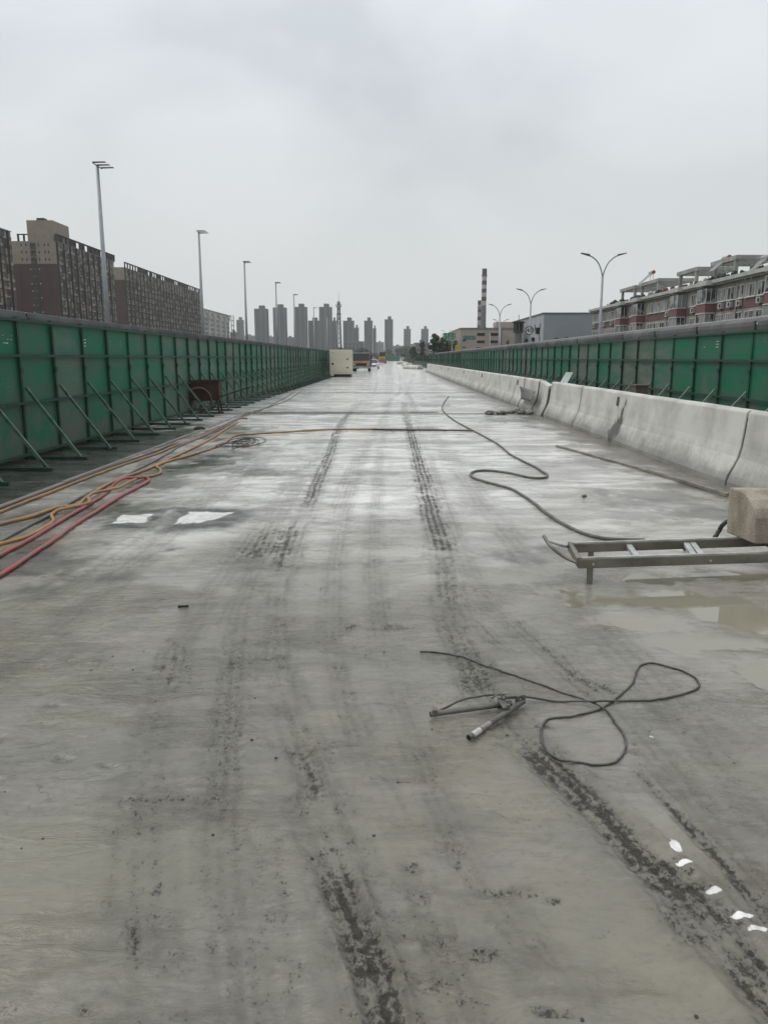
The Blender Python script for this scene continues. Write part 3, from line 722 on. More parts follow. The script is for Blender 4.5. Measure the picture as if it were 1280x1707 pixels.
mgry = mat('grey_hose', (.17,.175,.17), .5, (.09,.09,.09), 4.0, bump=.2)
mbrn = mat('brown_hose', (.13,.07,.05), .6, (.08,.06,.05), 4.0)
hose('hose', c3([(-80,490),(0,462),(100,424),(200,387),(300,345),(400,306),(500,270),(600,236),(700,202),(770,172),(860,140),(960,95),(1040,55),(1075,47),(1100,47)]), .020, mora, 'orange hose lying nearest the green fence along the kerb strip')
hose('hose', c3([(-80,478),(0,448),(100,411),(200,374),(300,333),(400,296),(500,260),(600,226),(690,194),(760,166),(830,150),(930,104),(1010,70)]), .015, mbrn, 'thin brown hose running tight beside the orange hose on the fence side')
hose('hose', c3([(-80,535),(0,517),(70,500),(130,485),(180,470),(225,455),(270,440),(310,438),(350,432),(385,400,.04),(430,370,.05),(470,346),(540,313),(620,285),(690,258),(780,215),(860,178),(940,135),(1000,95),(1060,62)]), .020, myel, 'yellow orange hose crossing over the grey hose in the tangle')
hose('hose', c3([(-80,625),(0,590),(100,538),(200,487),(240,466),(300,430),(400,378),(520,318),(600,280),(690,235),(760,195),(800,170),(900,128),(1000,85),(1080,40),(1150,15),(1220,-20),(1295,-62),(1320,-85)]), .016, mgry, 'grey hose running straight through the tangle and far up the road')
hose('hose', c3([(-60,625),(0,603),(60,588),(110,574),(170,548),(215,522),(238,500),(230,478),(250,460,.03),(290,448,.04),(360,432,.04),(398,417,.05),(392,398,.05),(415,382,.05),(470,368,.05),(530,354,.05),(575,330,.05),(620,312,.04),(680,302),(712,290),(712,272),(697,260),(730,244),(790,226),(850,210),(930,185),(1000,155),(1030,130),(1060,119),(1120,116),(1280,106),(1420,97),(1560,94),(1660,93)]), .018, myel, 'yellow hose with tight wiggles that turns across the road')
hose('hose', c3([(-60,685),(0,655),(60,622),(120,590),(190,550),(250,515),(320,472),(380,438),(440,402),(475,378),(500,352),(520,330,.06),(560,313,.06),(610,310,.06),(650,311),(663,322),(640,338),(560,380),(480,425),(420,465),(350,510),(270,565),(180,625),(90,688),(0,745),(-80,795)]), .019, mred, 'red hose doubled back in a long narrow loop nearest the camera')
hose('cable', [(380,706),(412,690),(450,678),(478,668),(495,657),(505,650)], .012, mbrn, 'thin dark cable running on from the hoses towards the far fence', 'cable')
# orange pipe end crossing the road
hose('hose', [(622,715),(660,716),(720,717),(755,717.5),(790,718)], .018, mbrn, 'dark hose lying straight across the road in line with the yellow hose')
# coil of cable
P = []
cc = g(402, 741)
for i in range(75):
    a = i*.55; P.append(Vector((cc.x + .12*math.sin(i*.21) + (.20+.12*math.sin(i*.13))*math.cos(a), cc.y + .5*math.sin(i*.083) + (.55+.35*math.sin(i*.19))*math.sin(a), .018+.0005*i)))
tag(MB().tube(catmull(P, 3), .008, 6).build('cable', mat('dark_cable', (.05,.048,.045), .6), smooth=True), 'loose dark coil of thin cable on the wet deck by the yellow hose', 'cable')
# long muddy hose on the right
mmud = mat('muddy_hose', (.145,.14,.125), .55, (.07,.07,.065), 6, bump=.3)
hose('hose', [(748,660),(742,668),(737,678),(741,688),(758,701),(778,712),(800,724),(830,741),(850,757),(868,767),(890,777),(906,787),(912,792),(906,796),(880,795),(845,788),(810,784),(790,786),(784,792),(796,799),(825,807),(850,814),(872,826),(892,840),(912,856),(935,872),(960,885),(985,893),(1010,898),(1050,900),(1075,901)], .0175, mmud, 'long muddy grey hose winding in a hairpin down the right side of the road')
hose('hose', [(1140,915),(1180,903,.03),(1190,896,.07),(1198,884,.13),(1206,872,.2),(1222,866,.22)], .02, mat('black_hose', (.028,.028,.028), .5), 'short black hose end sticking up behind the steel frame beside the block')
# batten beside the barriers
mbat = mat('batten_wood', (.27,.245,.20), .7, (.12,.115,.10), 3)
a0, b0, c0_ = g(928,745), g(1080,787), g(1212,829)
tag(MB().bar(a0+Vector((0,0,.02)), b0+Vector((0,0,.02)), .05, .03).bar(b0+Vector((0,-.03,.03)), c0_+Vector((0,0,.03)), .055, .035).build('batten', mbat), 'long muddy batten lying on the deck beside the concrete barriers', 'batten')

# ================================================================== TORCH-LIKE FOLDED TOOL AND ITS CABLE
mcab = mat('black_muddy_cable', (.035,.034,.03), .5, (.10,.097,.088), 14)
def c1(L_): return [(p[0]*.40625+680, p[1]*.40625+1040) + tuple(p[2:]) for p in L_]
hose('cable', c1([(50,110),(90,110),(130,114),(180,121),(225,131),(262,146),(300,161),(350,181),(400,201),(460,220),(520,241),(575,261),(620,281),(665,296),(700,307,.012),(740,320,.016),(770,332,.016),(796,348,.016),(822,372),(850,411),(874,445),(890,481),(893,508),(885,534),(866,560),(840,576),(800,583),(760,585),(720,581),(680,574),(640,562),(600,544),(570,520),(552,490),(545,460),(547,430),(556,410),(572,396),(596,389),(625,385),(662,382),(700,378),(738,371),(772,361),(800,347,.004),(823,334),(848,314),(872,294),(898,271),(920,246),(928,222),(936,198),(946,180),(960,170),(980,164),(1003,163),(1040,170),(1080,181),(1118,191),(1152,207),(1178,225),(1191,242),(1193,256),(1182,268),(1158,280),(1128,291),(1090,301),(1050,310),(1000,317),(940,320),(880,322),(820,322,.016),(760,322,.026),(700,323,.02),(640,322),(580,316),(520,307,.02),(480,302,.035),(440,297,.045),(395,293,.045),(350,292,.05),(310,293,.055),(280,296,.06),(245,304,.06),(215,314,.055),(185,326,.045),(160,338,.035),(135,352,.028),(112,364,.022)]), .0052, mcab, 'black muddy cable with two big loops joined to the folded tube tool', 'cable', k=6)
mst = mat('muddy_steel', (.17,.165,.145), .45, (.10,.098,.088), 9, metal=.35, bump=.3, bscale=120)
mstp = mat('bare_label', (.62,.62,.59), .5, (.40,.39,.36), 30)
t1a, t1b = g(717,1192,.016), g(862,1172,.03); t2a, t2b = g(781,1231,.016), g(872,1170,.03)
dz_ = Vector((0,0,max(road_z(p.x,p.y,2) for p in (t1a,t1b,t2a,t2b))*.8)); t1a += dz_; t1b += dz_; t2a += dz_; t2b += dz_
root = thing('hand_tool', 'folded tool of two muddy steel tubes lying on the slurry, cable attached', 'tool', ((t1b+t2b)/2)*1.0)
b0 = root.location.copy()
def Lc(p): return p-b0
def tubepart(name, a, b, r, m, hollow=True):
    d = (b-a).normalized(); o = MB().tube([Lc(a), Lc(a)+d*.006, Lc(b)], r, 14, [r*1.04, r, r]).build(name, m, root, smooth=False); 
    if hollow: MB().tube([Lc(a)-d*.0015, Lc(a)+d*.004], r*.78, 12).build('tube_mouth', mat('tube_dark', (.015,.015,.015), .9), o)
    return o
tubepart('long_tube', t1a, t1a.lerp(t1b, .93), .0128, mst)
tubepart('short_tube', t2a, t2b, .0135, mst)
d2 = (t2b-t2a)
MB().tube([Lc(t2a+d2*.06), Lc(t2a+d2*.19)], .0140, 14).build('label_sleeve', mstp, root)
MB().tube([Lc(t2a+d2*.21), Lc(t2a+d2*.36)], .0167, 14, [.0138,.0137]).build('worn_sleeve', mat('worn_steel', (.34,.33,.30), .4, (.15,.145,.13), 20, metal=.3), root)
# knuckle: clamp plates, bolts, a bent link
for s_ in (-1, 1):
    MB().bar(Lc(t1a.lerp(t1b,.80))+Vector((0,0,.018*s_+.006)), Lc(t2a.lerp(t2b,.66))+Vector((0,0,.018*s_+.006)), .03, .006).build('clamp_plate', mst, root)
MB().bar(Lc(t1a.lerp(t1b,.86))+Vector((0,.012,.03)), Lc(t2b)+Vector((0,.004,.024)), .022, .014).build('link_arm', mst, root)
MB().bar(Lc(t1a.lerp(t1b,.78))+Vector((0,.02,.02)), Lc(t1b)+Vector((0,.03,.022)), .012, .012).build('link_arm', mst, root)
for p in (t1a.lerp(t1b,.83), t2a.lerp(t2b,.70), t2b, t1b):
    MB().cyl(Lc(p)+Vector((0,0,-.012)), Lc(p)+Vector((0,0,.034)), .0105, n=6).build('bolt', mst, root)
MB().tube([Lc(t1a.lerp(t1b,.83))+Vector((0,0,.028)), Lc(t1a.lerp(t1b,.80))+Vector((0,.012,.05)), Lc(t1a.lerp(t1b,.76))+Vector((0,.02,.045)), Lc(t1a.lerp(t1b,.70))+Vector((0,.016,.03))], .004, 6).build('wire_link', mst, root, smooth=True)
MB().box(-.012,.012,-.012,.012,-.01,.022, Matrix.Translation(Lc(t1a.lerp(t1b,.05)))).build('cable_clamp', mst, root)

# ================================================================== STEEL FRAME AND BEIGE BLOCK
malu = mat('mud_caked_aluminium', (.20,.19,.15), .5, (.115,.11,.085), 5, metal=.25, bump=.4, bscale=70, stretch=(.5,1,1))
malu2 = mat('bright_aluminium', (.55,.55,.53), .4, (.33,.33,.31), 8, metal=.35)
zt = .195; nr = g(963,931,zt); fr = g(950,906,zt); nl = g(1290,921,zt); fl = g(1225,897,zt)
root = thing('ladder_frame', 'mud caked steel frame with cross bars on short legs, reaching under the beige block', 'frame', (nr.x, nr.y, 0))
o0 = root.location.copy()
XE = 4.15
def railbox(name, p0, p1, h, wdt, nz=0):
    d = (p1-p0); d.z = 0; p1 = p0 + d*((XE-p0.x)/d.x)
    o = MB().bar(p0-o0-Vector((0,0,h/2)), p1-o0-Vector((0,0,h/2)), wdt, h).build(name, malu, root, bevel=.006)
    MB().bar(p0-o0+Vector((.02,-.01,.006)), p1-o0+Vector((0,-.01,.006)), wdt*.42, .012).build('flange', malu2, o)
    return p0, p1
n0, n1 = railbox('side_rail', nr, nl, .072, .055); f0, f1 = railbox('side_rail', fr, fl, .072, .055)
def on(p0, p1, px):                           # point on a rail under a photo column
    best = min((abs((Vector((0,0,0)), p0.lerp(p1, k/200))[1].x - (EYE+ray(px, 920)*((p0.lerp(p1,k/200)).y/ray(px,920).y)).x), k) for k in range(201))
    return p0.lerp(p1, best[1]/200)
for px_n, px_f, m_ in ((1065,1046,malu2),(1160,1141,malu2),(1174,1152,malu2),(968,953,malu),(1310,1270,malu)):
    a = on(n0, n1, px_n); b_ = on(f0, f1, px_f)
    MB().bar(a-o0-Vector((0,0,.03)), b_-o0-Vector((0,0,.03)), .045, .03).build('cross_bar', m_, root, bevel=.004)
for p0, p1, px_ in ((n0,n1,986),(n0,n1,1340),(f0,f1,985),(f0,f1,1300)):
    c = on(p0, p1, px_)-o0
    MB().box(c.x-.018,c.x+.018,c.y-.018,c.y+.018,-.02,zt-.05).build('leg', malu, root)
for k in range(9):
    p = n0.lerp(n1, .04+.11*k)-o0; MB().cyl((p.x,p.y-.036,p.z-.04),(p.x,p.y-.026,p.z-.04),.010,n=6).build('bolt', malu2 if k % 3 == 0 else malu, root)
h0 = g(906,894,.26)-o0; h1 = g(918,911,.24)-o0
MB().tube(catmull([n0-o0+Vector((.02,-.02,-.04)), g(940,928,.17)-o0, h1, h0], 5), .014, 10).build('handle', malu, root, smooth=True)
MB().tube([f0-o0+Vector((.02,0,-.03)), g(938,910,.19)-o0, h0.lerp(h1,.4)], .012, 10).build('handle', malu2, root, smooth=True)
MB().bar(f0-o0+Vector((0,.02,-.02)), n0-o0+Vector((0,-.02,-.02)), .03, .06).build('end_plate', malu, root)
mblk = mat('beige_block', (.40,.345,.28), .9, (.215,.185,.145), 4.5, bump=1.0, bscale=70, detail=10, stretch=(1.6,1.6,.5))
bn = g(1256,908,.205); bf = g(1209,889,.205)
dyb = bf.y-bn.y; hb_ = .385
sk = (bf.x-bn.x)/dyb
prof = [(0,0),(dyb,0),(dyb+.01,hb_),(.30,hb_+.004),(.20,hb_-.012),(.11,hb_-.05),(.045,hb_-.11),(.008,hb_-.18)]
q = MB(); q.prism(prof, 'x', 0, 1.25); 
q.v = [(x+sk*y, y, z+.012*math.sin(9*x)*(z>.3)) for (x,y,z) in q.v]
o = q.build('block', mblk, loc=(bn.x, bn.y, .211), bevel=.012)
tag(o, 'rough beige block with a rounded upper corner resting on the steel frame', 'block')

# ================================================================== RUBBLE AND PEBBLES
mrub = mat('rubble', (.16,.15,.13), .9, (.07,.065,.06), 8, bump=.6)
mrub2 = mat('rubble_pale', (.36,.35,.31), .9, (.22,.21,.19), 8, bump=.6)
mst_ = mat('pebble_dark', (.05,.048,.044), .7); mst2 = mat('pebble_pale', (.5,.49,.45), .8)
def rock(r, seed, m, name='stone', fl=.6):
    bm = bmesh.new(); bmesh.ops.create_icosphere(bm, subdivisions=2, radius=r); rr = random.Random(seed)
    ax = [Vector((rr.gauss(0,1),rr.gauss(0,1),rr.gauss(0,1))).normalized() for _ in range(9)]
    for v in bm.verts:
        for a in ax:
            d = v.co.dot(a)-r*.72
            if d > 0: v.co -= a*d*.85
        v.co.z *= fl
    me_ = bpy.data.meshes.new(name); bm.to_mesh(me_); bm.free(); me_.materials.append(m); return me_
o = ob('stone', rock(.11, 4, mrub2, fl=.9), loc=g(862,684,.06)); tag(o, 'yellowish broken stone at the barrier foot below the bent sheet', 'stone')
pile = thing('rubble_pile', 'low heap of dark rubble and rags on the deck before the broken barrier', 'rubble', g(843,690))
for i in range(16):
    ob('lump', rock(.10+.09*random.random(), 20+i, mrub if i % 4 else mrub2, 'lump', .5), pile, (random.uniform(-.75,.75), random.uniform(-.35,.35), random.uniform(.0,.06)), (0,0,random.uniform(0,6)))
o = ob('stone', rock(.038, 9, mrub), loc=g(973,827,.02)); tag(o, 'small dark stone standing alone on the pale deck right of the hose', 'stone')
o = ob('stone', rock(.012, 12, mst2), loc=g(1085,1229,.006)); tag(o, 'tiny pale pebble right of the black cable loop', 'stone')
q = MB().box(-.035,.035,-.007,.007,0,.012); o = q.build('wood_chip', mat('chip', (.03,.028,.025), .8), loc=g(306,1012)); o.rotation_euler = (0,0,.12)
tag(o, 'small dark sliver of wood lying alone on the grey mud', 'debris')
me_p = [rock(.011, 40+i, mst_, 'pebble') for i in range(4)]
for i, (px, py_) in enumerate(((152,1115),(188,1092),(222,1115),(348,1247),(72,1395),(8,1317),(36,1411),(520,1430),(362,1163),(425,1162),(460,1262),(355,1390),(510,972),(535,980),(623,1390),(420,1232),(240,1085),(640,1085),(610,1090),(720,1215),(663,1300),(1160,1695),(970,1700),(845,1225))):
    o = ob('pebble', me_p[i % 4], loc=g(px, py_, .004)+Vector((0,0,road_z(*g(px,py_)[:2])-.003)), rot=(0,0,i)); o.scale = (.3+random.random()*.45,)*3
    tag(o, 'tiny dark pebble stuck in the wet grey slurry', 'pebble', 'dark pebbles in the slurry')
o = ob('rag', rock(.16, 77, mat('rag', (.04,.04,.04), .9), 'rag', .35), loc=g(333,714,.03)); tag(o, 'dark rag lying by the hoses near the wet strip', 'rag')

# ================================================================== HANDCART
mrust = mat('rusty_steel', (.060,.029,.020), .9, (.028,.017,.014), 7, bump=.5, bscale=60)
mtyr = mat('cart_tyre', (.11,.10,.092), .8, (.06,.055,.05), 6)
gc = g(352, 690); cart = thing('handcart', 'rusty two wheeled handcart parked under the braces of the left fence', 'handcart', (gc.x-.15, gc.y, 0), R(4))
q = MB(); q.box(-.42,.42,-.02,.02,.40,.98).box(-.42,.42,.60,.64,.40,.98).box(-.42,-.39,.02,.60,.40,.98).box(.39,.42,.02,.60,.40,.98).box(-.39,.39,.02,.60,.40,.43)
q.box(-.47,.47,-.045,-.02,.94,1.0).box(-.47,.47,.64,.665,.94,1.0)
q.build('tray', mrust, cart)
for y in (-.11, .73):
    wc = Vector((-.18, y, .40)); 
    P = [wc + Vector((.385*math.cos(a), 0, .385*math.sin(a))) for a in [2*pi*i/40 for i in range(41)]]
    wh = MB().tube(P, .024, 8).build('wheel', mtyr, cart, smooth=True)
    for i in range(9):
        a = 2*pi*i/9; MB().bar(wc, wc+Vector((.375*math.cos(a),0,.375*math.sin(a))), .014).build('spoke', mrust, wh)
    MB().cyl(wc+Vector((0,-.04,0)), wc+Vector((0,.04,0)), .05, n=10).build('hub', mrust, wh)
    MB().bar((.40,y*.8+.04,.50), (1.35,y*.8+.04,.80), .035).build('handle', mrust, cart)
MB().bar((1.33,-.05,.80),(1.33,.64,.80),.03).build('handle_bar', mrust, cart)
for y in (.03,.58): MB().bar((.34,y,.42),(.40,y,.0),.04).build('leg', mrust, cart)
MB().cyl((-.18,-.13,.4),(-.18,.75,.4),.02).build('axle', mrust, cart)
# ================================================================== VEHICLES AND PLANT
mgls = mat('vehicle_glass', (.02,.022,.025), .08)
mblack = mat('black_rubber', (.022,.022,.022), .75)
def wheel(parent, x, y, r, wd, name='wheel'):
    o = MB().cyl((x-wd/2,y,r),(x+wd/2,y,r),r,n=18).build(name, mblack, parent)
    MB().cyl((x-wd/2-.01,y,r),(x+wd/2+.01,y,r),r*.55,n=12).build('rim', mat('rim_grey', (.3,.3,.3), .5), o)
    return o
# --- generator cabinet
mcream = mat('cream_paint', (.62,.58,.46), .5, (.53,.49,.38), .8)
gl, gr_ = g(550,628.5), g(585,628.5)
gw = gr_.x-gl.x; gh = (628.5-585)*gl.y/F*1.0 + .02
gen = thing('generator', 'cream generator cabinet with a single end door standing by the left fence', 'generator', ((gl.x+gr_.x)/2, gl.y, 0))
q = MB().box(-gw/2,gw/2,0,3.6,.24,gh); q.build('body', mcream, gen, bevel=.03)
MB().box(-gw/2+.03,gw/2-.03,.05,3.55,.0,.235).build('skid', mblack, gen)
MB().box(-gw/2+.05,-gw/2+.35,-.02,.06,.10,.24).build('skid_foot', mcream, gen)
MB().box(-gw/2+.16,gw/2-.26,-.03,.0,.42,gh-.46).build('door', mcream, gen, bevel=.01)
MB().box(-gw/2+.02,gw/2-.02,-.012,.0,gh-.40,gh-.07).build('top_panel', mcream, gen)
MB().box(-gw/2+.02,gw/2-.02,-.012,.0,.27,.38).build('base_panel', mcream, gen)
MB().box(-gw/2+.17,-gw/2+.36,-.06,-.031,1.08,1.22).build('handle', mblack, gen)
for z in (.78,1.52): MB().box(gw/2-.37,gw/2-.22,-.06,-.031,z,z+.10).build('hinge', mblack, gen)
MB().box(-gw/2+.08,-gw/2+.5,-.022,-.0125,gh-.32,gh-.16).build('label_plate', mat('pale_green_label', (.48,.56,.36), .6), gen)
for i in range(4): MB().box(gw/2+.001,gw/2+.02,.3+i*.8,.95+i*.8,.5,gh-.3).build('side_panel', mcream, gen)
MB().box(gw/2+.06,gw/2+.11,-.1,-.05,0,.75).build('post', mcream, gen)
# --- truck
a, b_ = g(587,619), g(617,619)
tw = b_.x-a.x; tk = thing('truck', 'truck with orange striped grey cab and dark heaped load facing the camera', 'truck', ((a.x+b_.x)/2, a.y, 0))
mcab_ = mat('truck_grey', (.16,.16,.15), .6, (.10,.10,.095), 3); mor = mat('truck_orange', (.52,.25,.03), .5, (.36,.17,.03), 3)
h = tw/2
q = MB().prism([(0,.55),(0,1.25),(.10,1.32),(.34,2.28),(.5,2.36),(1.7,2.36),(1.7,.55)], 'x', -h, h); q.build('cab', mcab_, tk, bevel=.03)
MB().prism([(.085,1.34),(.30,2.22),(.32,2.22),(.11,1.34)], 'x', -h+.12, h-.12).build('windscreen', mgls, tk)
MB().box(-h+.02,h-.02,-.03,.0,1.02,1.27).build('stripe', mor, tk)
MB().box(-h+.32,h-.32,-.035,.0,.72,1.0).build('grille', mblack, tk)
for s in (-1,1):
    MB().box(s*(h-.28) - .16, s*(h-.28)+.16,-.045,.0,.74,.96).build('headlight', mat('lamp_glass', (.45,.42,.36), .25), tk)
    MB().box(s*(h+.16)-.07, s*(h+.16)+.07,.1,.16,1.55,1.95).build('mirror', mblack, tk)
    MB().bar((s*(h-.02),.3,1.9),(s*(h+.16),.13,1.85),.03).build('mirror_arm', mblack, tk)
    wheel(tk, s*(h-.16), .75, .45, .26); wheel(tk, s*(h-.2), 4.2, .45, .36)
    MB().box(s*(h-.5)-.02, s*(h-.5)+.02,-.0,.08,1.5,1.55).build('wiper', mblack, tk)
MB().box(-h-.02,h+.02,-.09,.3,.36,.62).build('bumper', mat('bumper_grey', (.28,.29,.31), .5), tk, bevel=.02)
MB().box(-.26,.26,-.10,-.091,.42,.55).build('number_plate', mat('plate', (.5,.5,.3), .5), tk)
MB().box(-.35,.35,.2,5.2,.5,.7).build('chassis', mblack, tk)
q = MB().box(-h-.08,h+.08,1.8,5.8,.75,.85).box(-h-.08,-h-.02,1.8,5.8,.85,2.3).box(h+.02,h+.08,1.8,5.8,.85,2.3).box(-h-.02,h+.02,1.8,1.86,.85,2.3).box(-h-.02,h+.02,5.74,5.8,.85,2.3)
q.build('load_bed', mat('bed_dark', (.05,.05,.048), .7), tk)
v = []; f = []; rr = random.Random(5)
for j in range(9):
    for i in range(9):
        x = -h+.0+2*h*i/8; y = 1.9+3.8*j/8
        v.append((x, y, 2.2 + .75*math.sin(pi*(i+.6)/9.6)*math.sin(pi*(j+1)/10) + rr.uniform(-.05,.08)))
for j in range(8):
    for i in range(8): f.append((j*9+i, j*9+i+1, (j+1)*9+i+1, (j+1)*9+i))
MB().add(v, f).build('load_cover', mat('tarp_black', (.025,.025,.025), .8), tk)
# --- white cars
mwht = mat('car_white', (.72,.73,.73), .3, (.60,.61,.61), 2, coat=.5)
def car(loc, label, rz=0, suv=False):
    c = thing('car', label, 'car', loc, rz)
    H = 1.72 if suv else 1.46; hh = .92 if suv else .86
    q = MB().prism([(0,.35),(.0,.62),(.12,.74),(1.05,hh),(1.25,hh+.05),(4.2,hh+.08),(4.4,.8),(4.42,.35),(3.9,.26),(.4,.26)], 'x', -.87, .87)
    q.build('body', mwht, c, bevel=.06)
    q = MB(); 
    bot = [(-.78,1.1),(.78,1.1),(.78,4.1),(-.78,4.1)]; top = [(-.60,1.95),(.60,1.95),(.60,3.3 if not suv else 3.9),(-.60,3.3 if not suv else 3.9)]
    q.add([(x,y,hh) for x,y in bot]+[(x,y,H-.06) for x,y in top], [(0,1,5,4),(1,2,6,5),(2,3,7,6),(3,0,4,7),(4,5,6,7),(3,2,1,0)])
    q.build('windows', mgls, c)
    MB().add([(x*1.02,y,H-.07) for x,y in top]+[(x*.9,y+.05*(1 if y < 2.5 else -1),H) for x,y in top], [(0,1,5,4),(1,2,6,5),(2,3,7,6),(3,0,4,7),(4,5,6,7),(3,2,1,0)]).build('roof', mwht, c)
    for s in (-1,1):
        MB().box(s*.60-.2,s*.60+.2,-.02,.12,.56,.72).build('headlight', mat('lamp_clear', (.35,.36,.38), .15), c)
        MB().box(s*.98-.09,s*.98+.09,1.2,1.3,.92,1.05).build('mirror', mwht, c)
        MB().bar((s*.79,1.12,hh),(s*.60,1.98,H-.05),.05).build('pillar', mwht, c)
        wheel(c, s*.78, .85, .32, .2); wheel(c, s*.78, 3.5, .32, .2)
    MB().box(-.42,.42,-.025,.02,.40,.58).build('grille', mblack, c); MB().box(-.24,.24,-.035,-.026,.44,.54).build('number_plate', mat('plate_blue', (.05,.1,.35), .5), c)
    return c
cp = g(622,615); car((cp.x, cp.y, 0), 'white car beside the truck, half hidden by it', 0)
cp = g(620,612); car((cp.x-.3, cp.y+6, 0), 'second white car, taller, parked behind the first one', 0, True)
# --- loader
lp = at(637,600,255); ld = thing('wheel_loader', 'yellow wheel loader with lowered brown bucket far up the road', 'loader', (lp.x, lp.y, 0)); ld.scale = (1.15,)*3
ldy = ld.location.y; 
mly = mat('loader_yellow', (.50,.32,.03), .6, (.34,.21,.03), 2); mbk = mat('bucket_brown', (.11,.075,.055), .8)
MB().prism([(-2.2,.15),(-2.2,.35),(-1.4,1.2),(-.9,1.25),(-1.1,.2)], 'x', -1.3, 1.3).build('bucket', mbk, ld)
MB().box(-.9,.9,0,4.5,1.0,1.9).build('body', mly, ld, bevel=.05)
MB().box(-.75,.75,1.2,2.8,1.9,2.95).build('cab', mgls, ld)
MB().box(-.85,.85,1.1,2.9,2.95,3.1).build('cab_roof', mblack, ld)
for s in (-1,1):
    for y in (1.2,2.8): MB().bar((s*.76,y,1.9),(s*.76,y,2.97),.08).build('cab_pillar', mblack, ld)
    MB().bar((s*.55,.3,1.7),(s*.55,-1.3,.8),.16).build('lift_arm', mly, ld)
    wheel(ld, s*1.0,.6,.72,.5); wheel(ld, s*1.0,3.6,.72,.5)
# --- worker far off
def person(loc, label):
    me_ = bpy.data.meshes.new('person')
    V = [(0,0,.95),(0,0,1.2),(0,0,1.42),(0,-.01,1.53),(0,-.02,1.66),(.2,0,1.40),(.27,0,1.12),(.27,-.06,.86),(-.2,0,1.40),(-.27,.02,1.12),(-.26,-.04,.86),(.1,0,.90),(.11,-.04,.5),(.11,.02,.08),(.11,-.12,.04),(-.1,0,.90),(-.12,.04,.5),(-.12,.14,.08),(-.12,.02,.04)]
    E = [(0,1),(1,2),(2,3),(3,4),(2,5),(5,6),(6,7),(2,8),(8,9),(9,10),(0,11),(11,12),(12,13),(13,14),(0,15),(15,16),(16,17),(17,18)]
    rad = [.15,.15,.14,.06,.105,.06,.045,.035,.06,.045,.035,.09,.065,.045,.04,.09,.065,.045,.04]
    me_.from_pydata(V, E, []); o = ob('person', me_, loc=loc)
    sk_ = o.modifiers.new('skin', 'SKIN')
    for i, r_ in enumerate(rad): me_.skin_vertices[0].data[i].radius = (r_, r_)
    me_.skin_vertices[0].data[0].use_root = True
    o.modifiers.new('sub', 'SUBSURF').levels = 1
    me_.materials.append(mat('white_clothes', (.62,.62,.60), .8))
    return tag(o, label, 'person')
pp = g(657,599); person((g(658,600).x, 330, 0), 'tiny person in pale clothes standing at the far end of the road')

# ================================================================== STREET LAMPS
mpole = mat('lamp_pole_grey', (.33,.34,.36), .45, (.27,.28,.30), 3, metal=.3); mled = mat('lamp_head', (.09,.095,.10), .5)
def single_lamp(loc, label):
    r = thing('street_lamp', label, 'street lamp', loc, 0, 'tall grey lamps behind the left fence')
    H = 13.75
    MB().tube([(0,0,0),(0,0,H)], .1, 12, [.19,.10]).build('pole', mpole, r, smooth=True)
    MB().box(-.2,.2,-.2,.2,0,.05).build('base_plate', mpole, r)
    MB().tube([(0,-.75,H-.02),(0,.75,H-.02)], .035, 8).build('cross_arm', mpole, r)
    for y in (-.7,0,.7):
        MB().add([(.0,y-.11,H-.01),(.80,y-.12,H+.02),(.80,y+.12,H+.02),(.0,y+.11,H-.01),(.0,y-.09,H+.045),(.74,y-.08,H+.06),(.74,y+.08,H+.06),(.0,y+.09,H+.045)], ((0,3,2,1),(4,5,6,7),(0,1,5,4),(1,2,6,5),(2,3,7,6),(3,0,4,7))).build('lamp_head', mled, r)
        MB().bar((0,y,H-.02),(.0,y,H+.04),.06).build('bracket', mpole, r)
    return r
LX = -18.2
lab = ['tallest nearest lamp pole, with three flat heads, between the brown apartment blocks', 'lamp pole at the far end of the second brown apartment block', 'lamp pole between the pale arched building and the small grey tower', 'lamp pole in front of the second grey tower', 'lamp pole at the left edge of the third grey tower', 'lamp pole before the low grey tower left of the tall stepped one', 'lamp pole just left of the lattice mast', 'faint last lamp pole right of the lattice mast']
lx = [171,332,406,461,490.5,523,545,562]
src = None
for i in range(8):
    d = ray(lx[i], 400 if i < 3 else 520); Y = d.y*LX/d.x
    if i == 0: src = single_lamp((LX, Y, -.35), lab[0])
    else:
        c = copy_tree(src); c.location = (LX, Y, -.35); c['label'] = lab[i]
def arc_lamp(loc, label, H=8.9):
    r = thing('street_lamp', label, 'street lamp', loc, 0, 'double armed lamps along the right side')
    MB().tube([(0,0,0),(0,0,H-1.5)], .1, 12, [.13,.075]).build('pole', mpole, r, smooth=True)
    for s in (-1,1):
        P = catmull([(0,0,H-1.6),(s*.10,0,H-1.15),(s*.34,0,H-.62),(s*.70,0,H-.28),(s*.98,0,H-.14)], 5)
        a_ = MB().tube(P, .045, 8).build('arm', mpole, r, smooth=True)
        MB().prism([(s*.92,H-.20),(s*1.5,H-.03),(s*1.52,H+.02),(s*.95,H-.07)], 'y', -.13, .13).build('lamp_head', mled, a_)
    MB().box(-.18,.18,-.18,.18,0,.05).build('base_plate', mpole, r)
    return r
RL = [((1005,440), 14.3, 'double armed lamp nearest the camera, left end of the pink flats'), ((885,490), 14.3, 'double armed lamp behind the round speed sign'), ((833,520), 14.3, 'double armed lamp right of the striped chimney'),
      ((834.5,535), 20, 'lower double armed lamp half hidden behind the taller one right of the chimney'), ((817,545), 22.4, 'small double armed lamp above the beige factory roof'), ((745,550), 14.3, 'tiny far double armed lamp above the green road sign'), ((732,555), 14.3, 'farthest tiny double armed lamp left of the green road sign')]
src = None
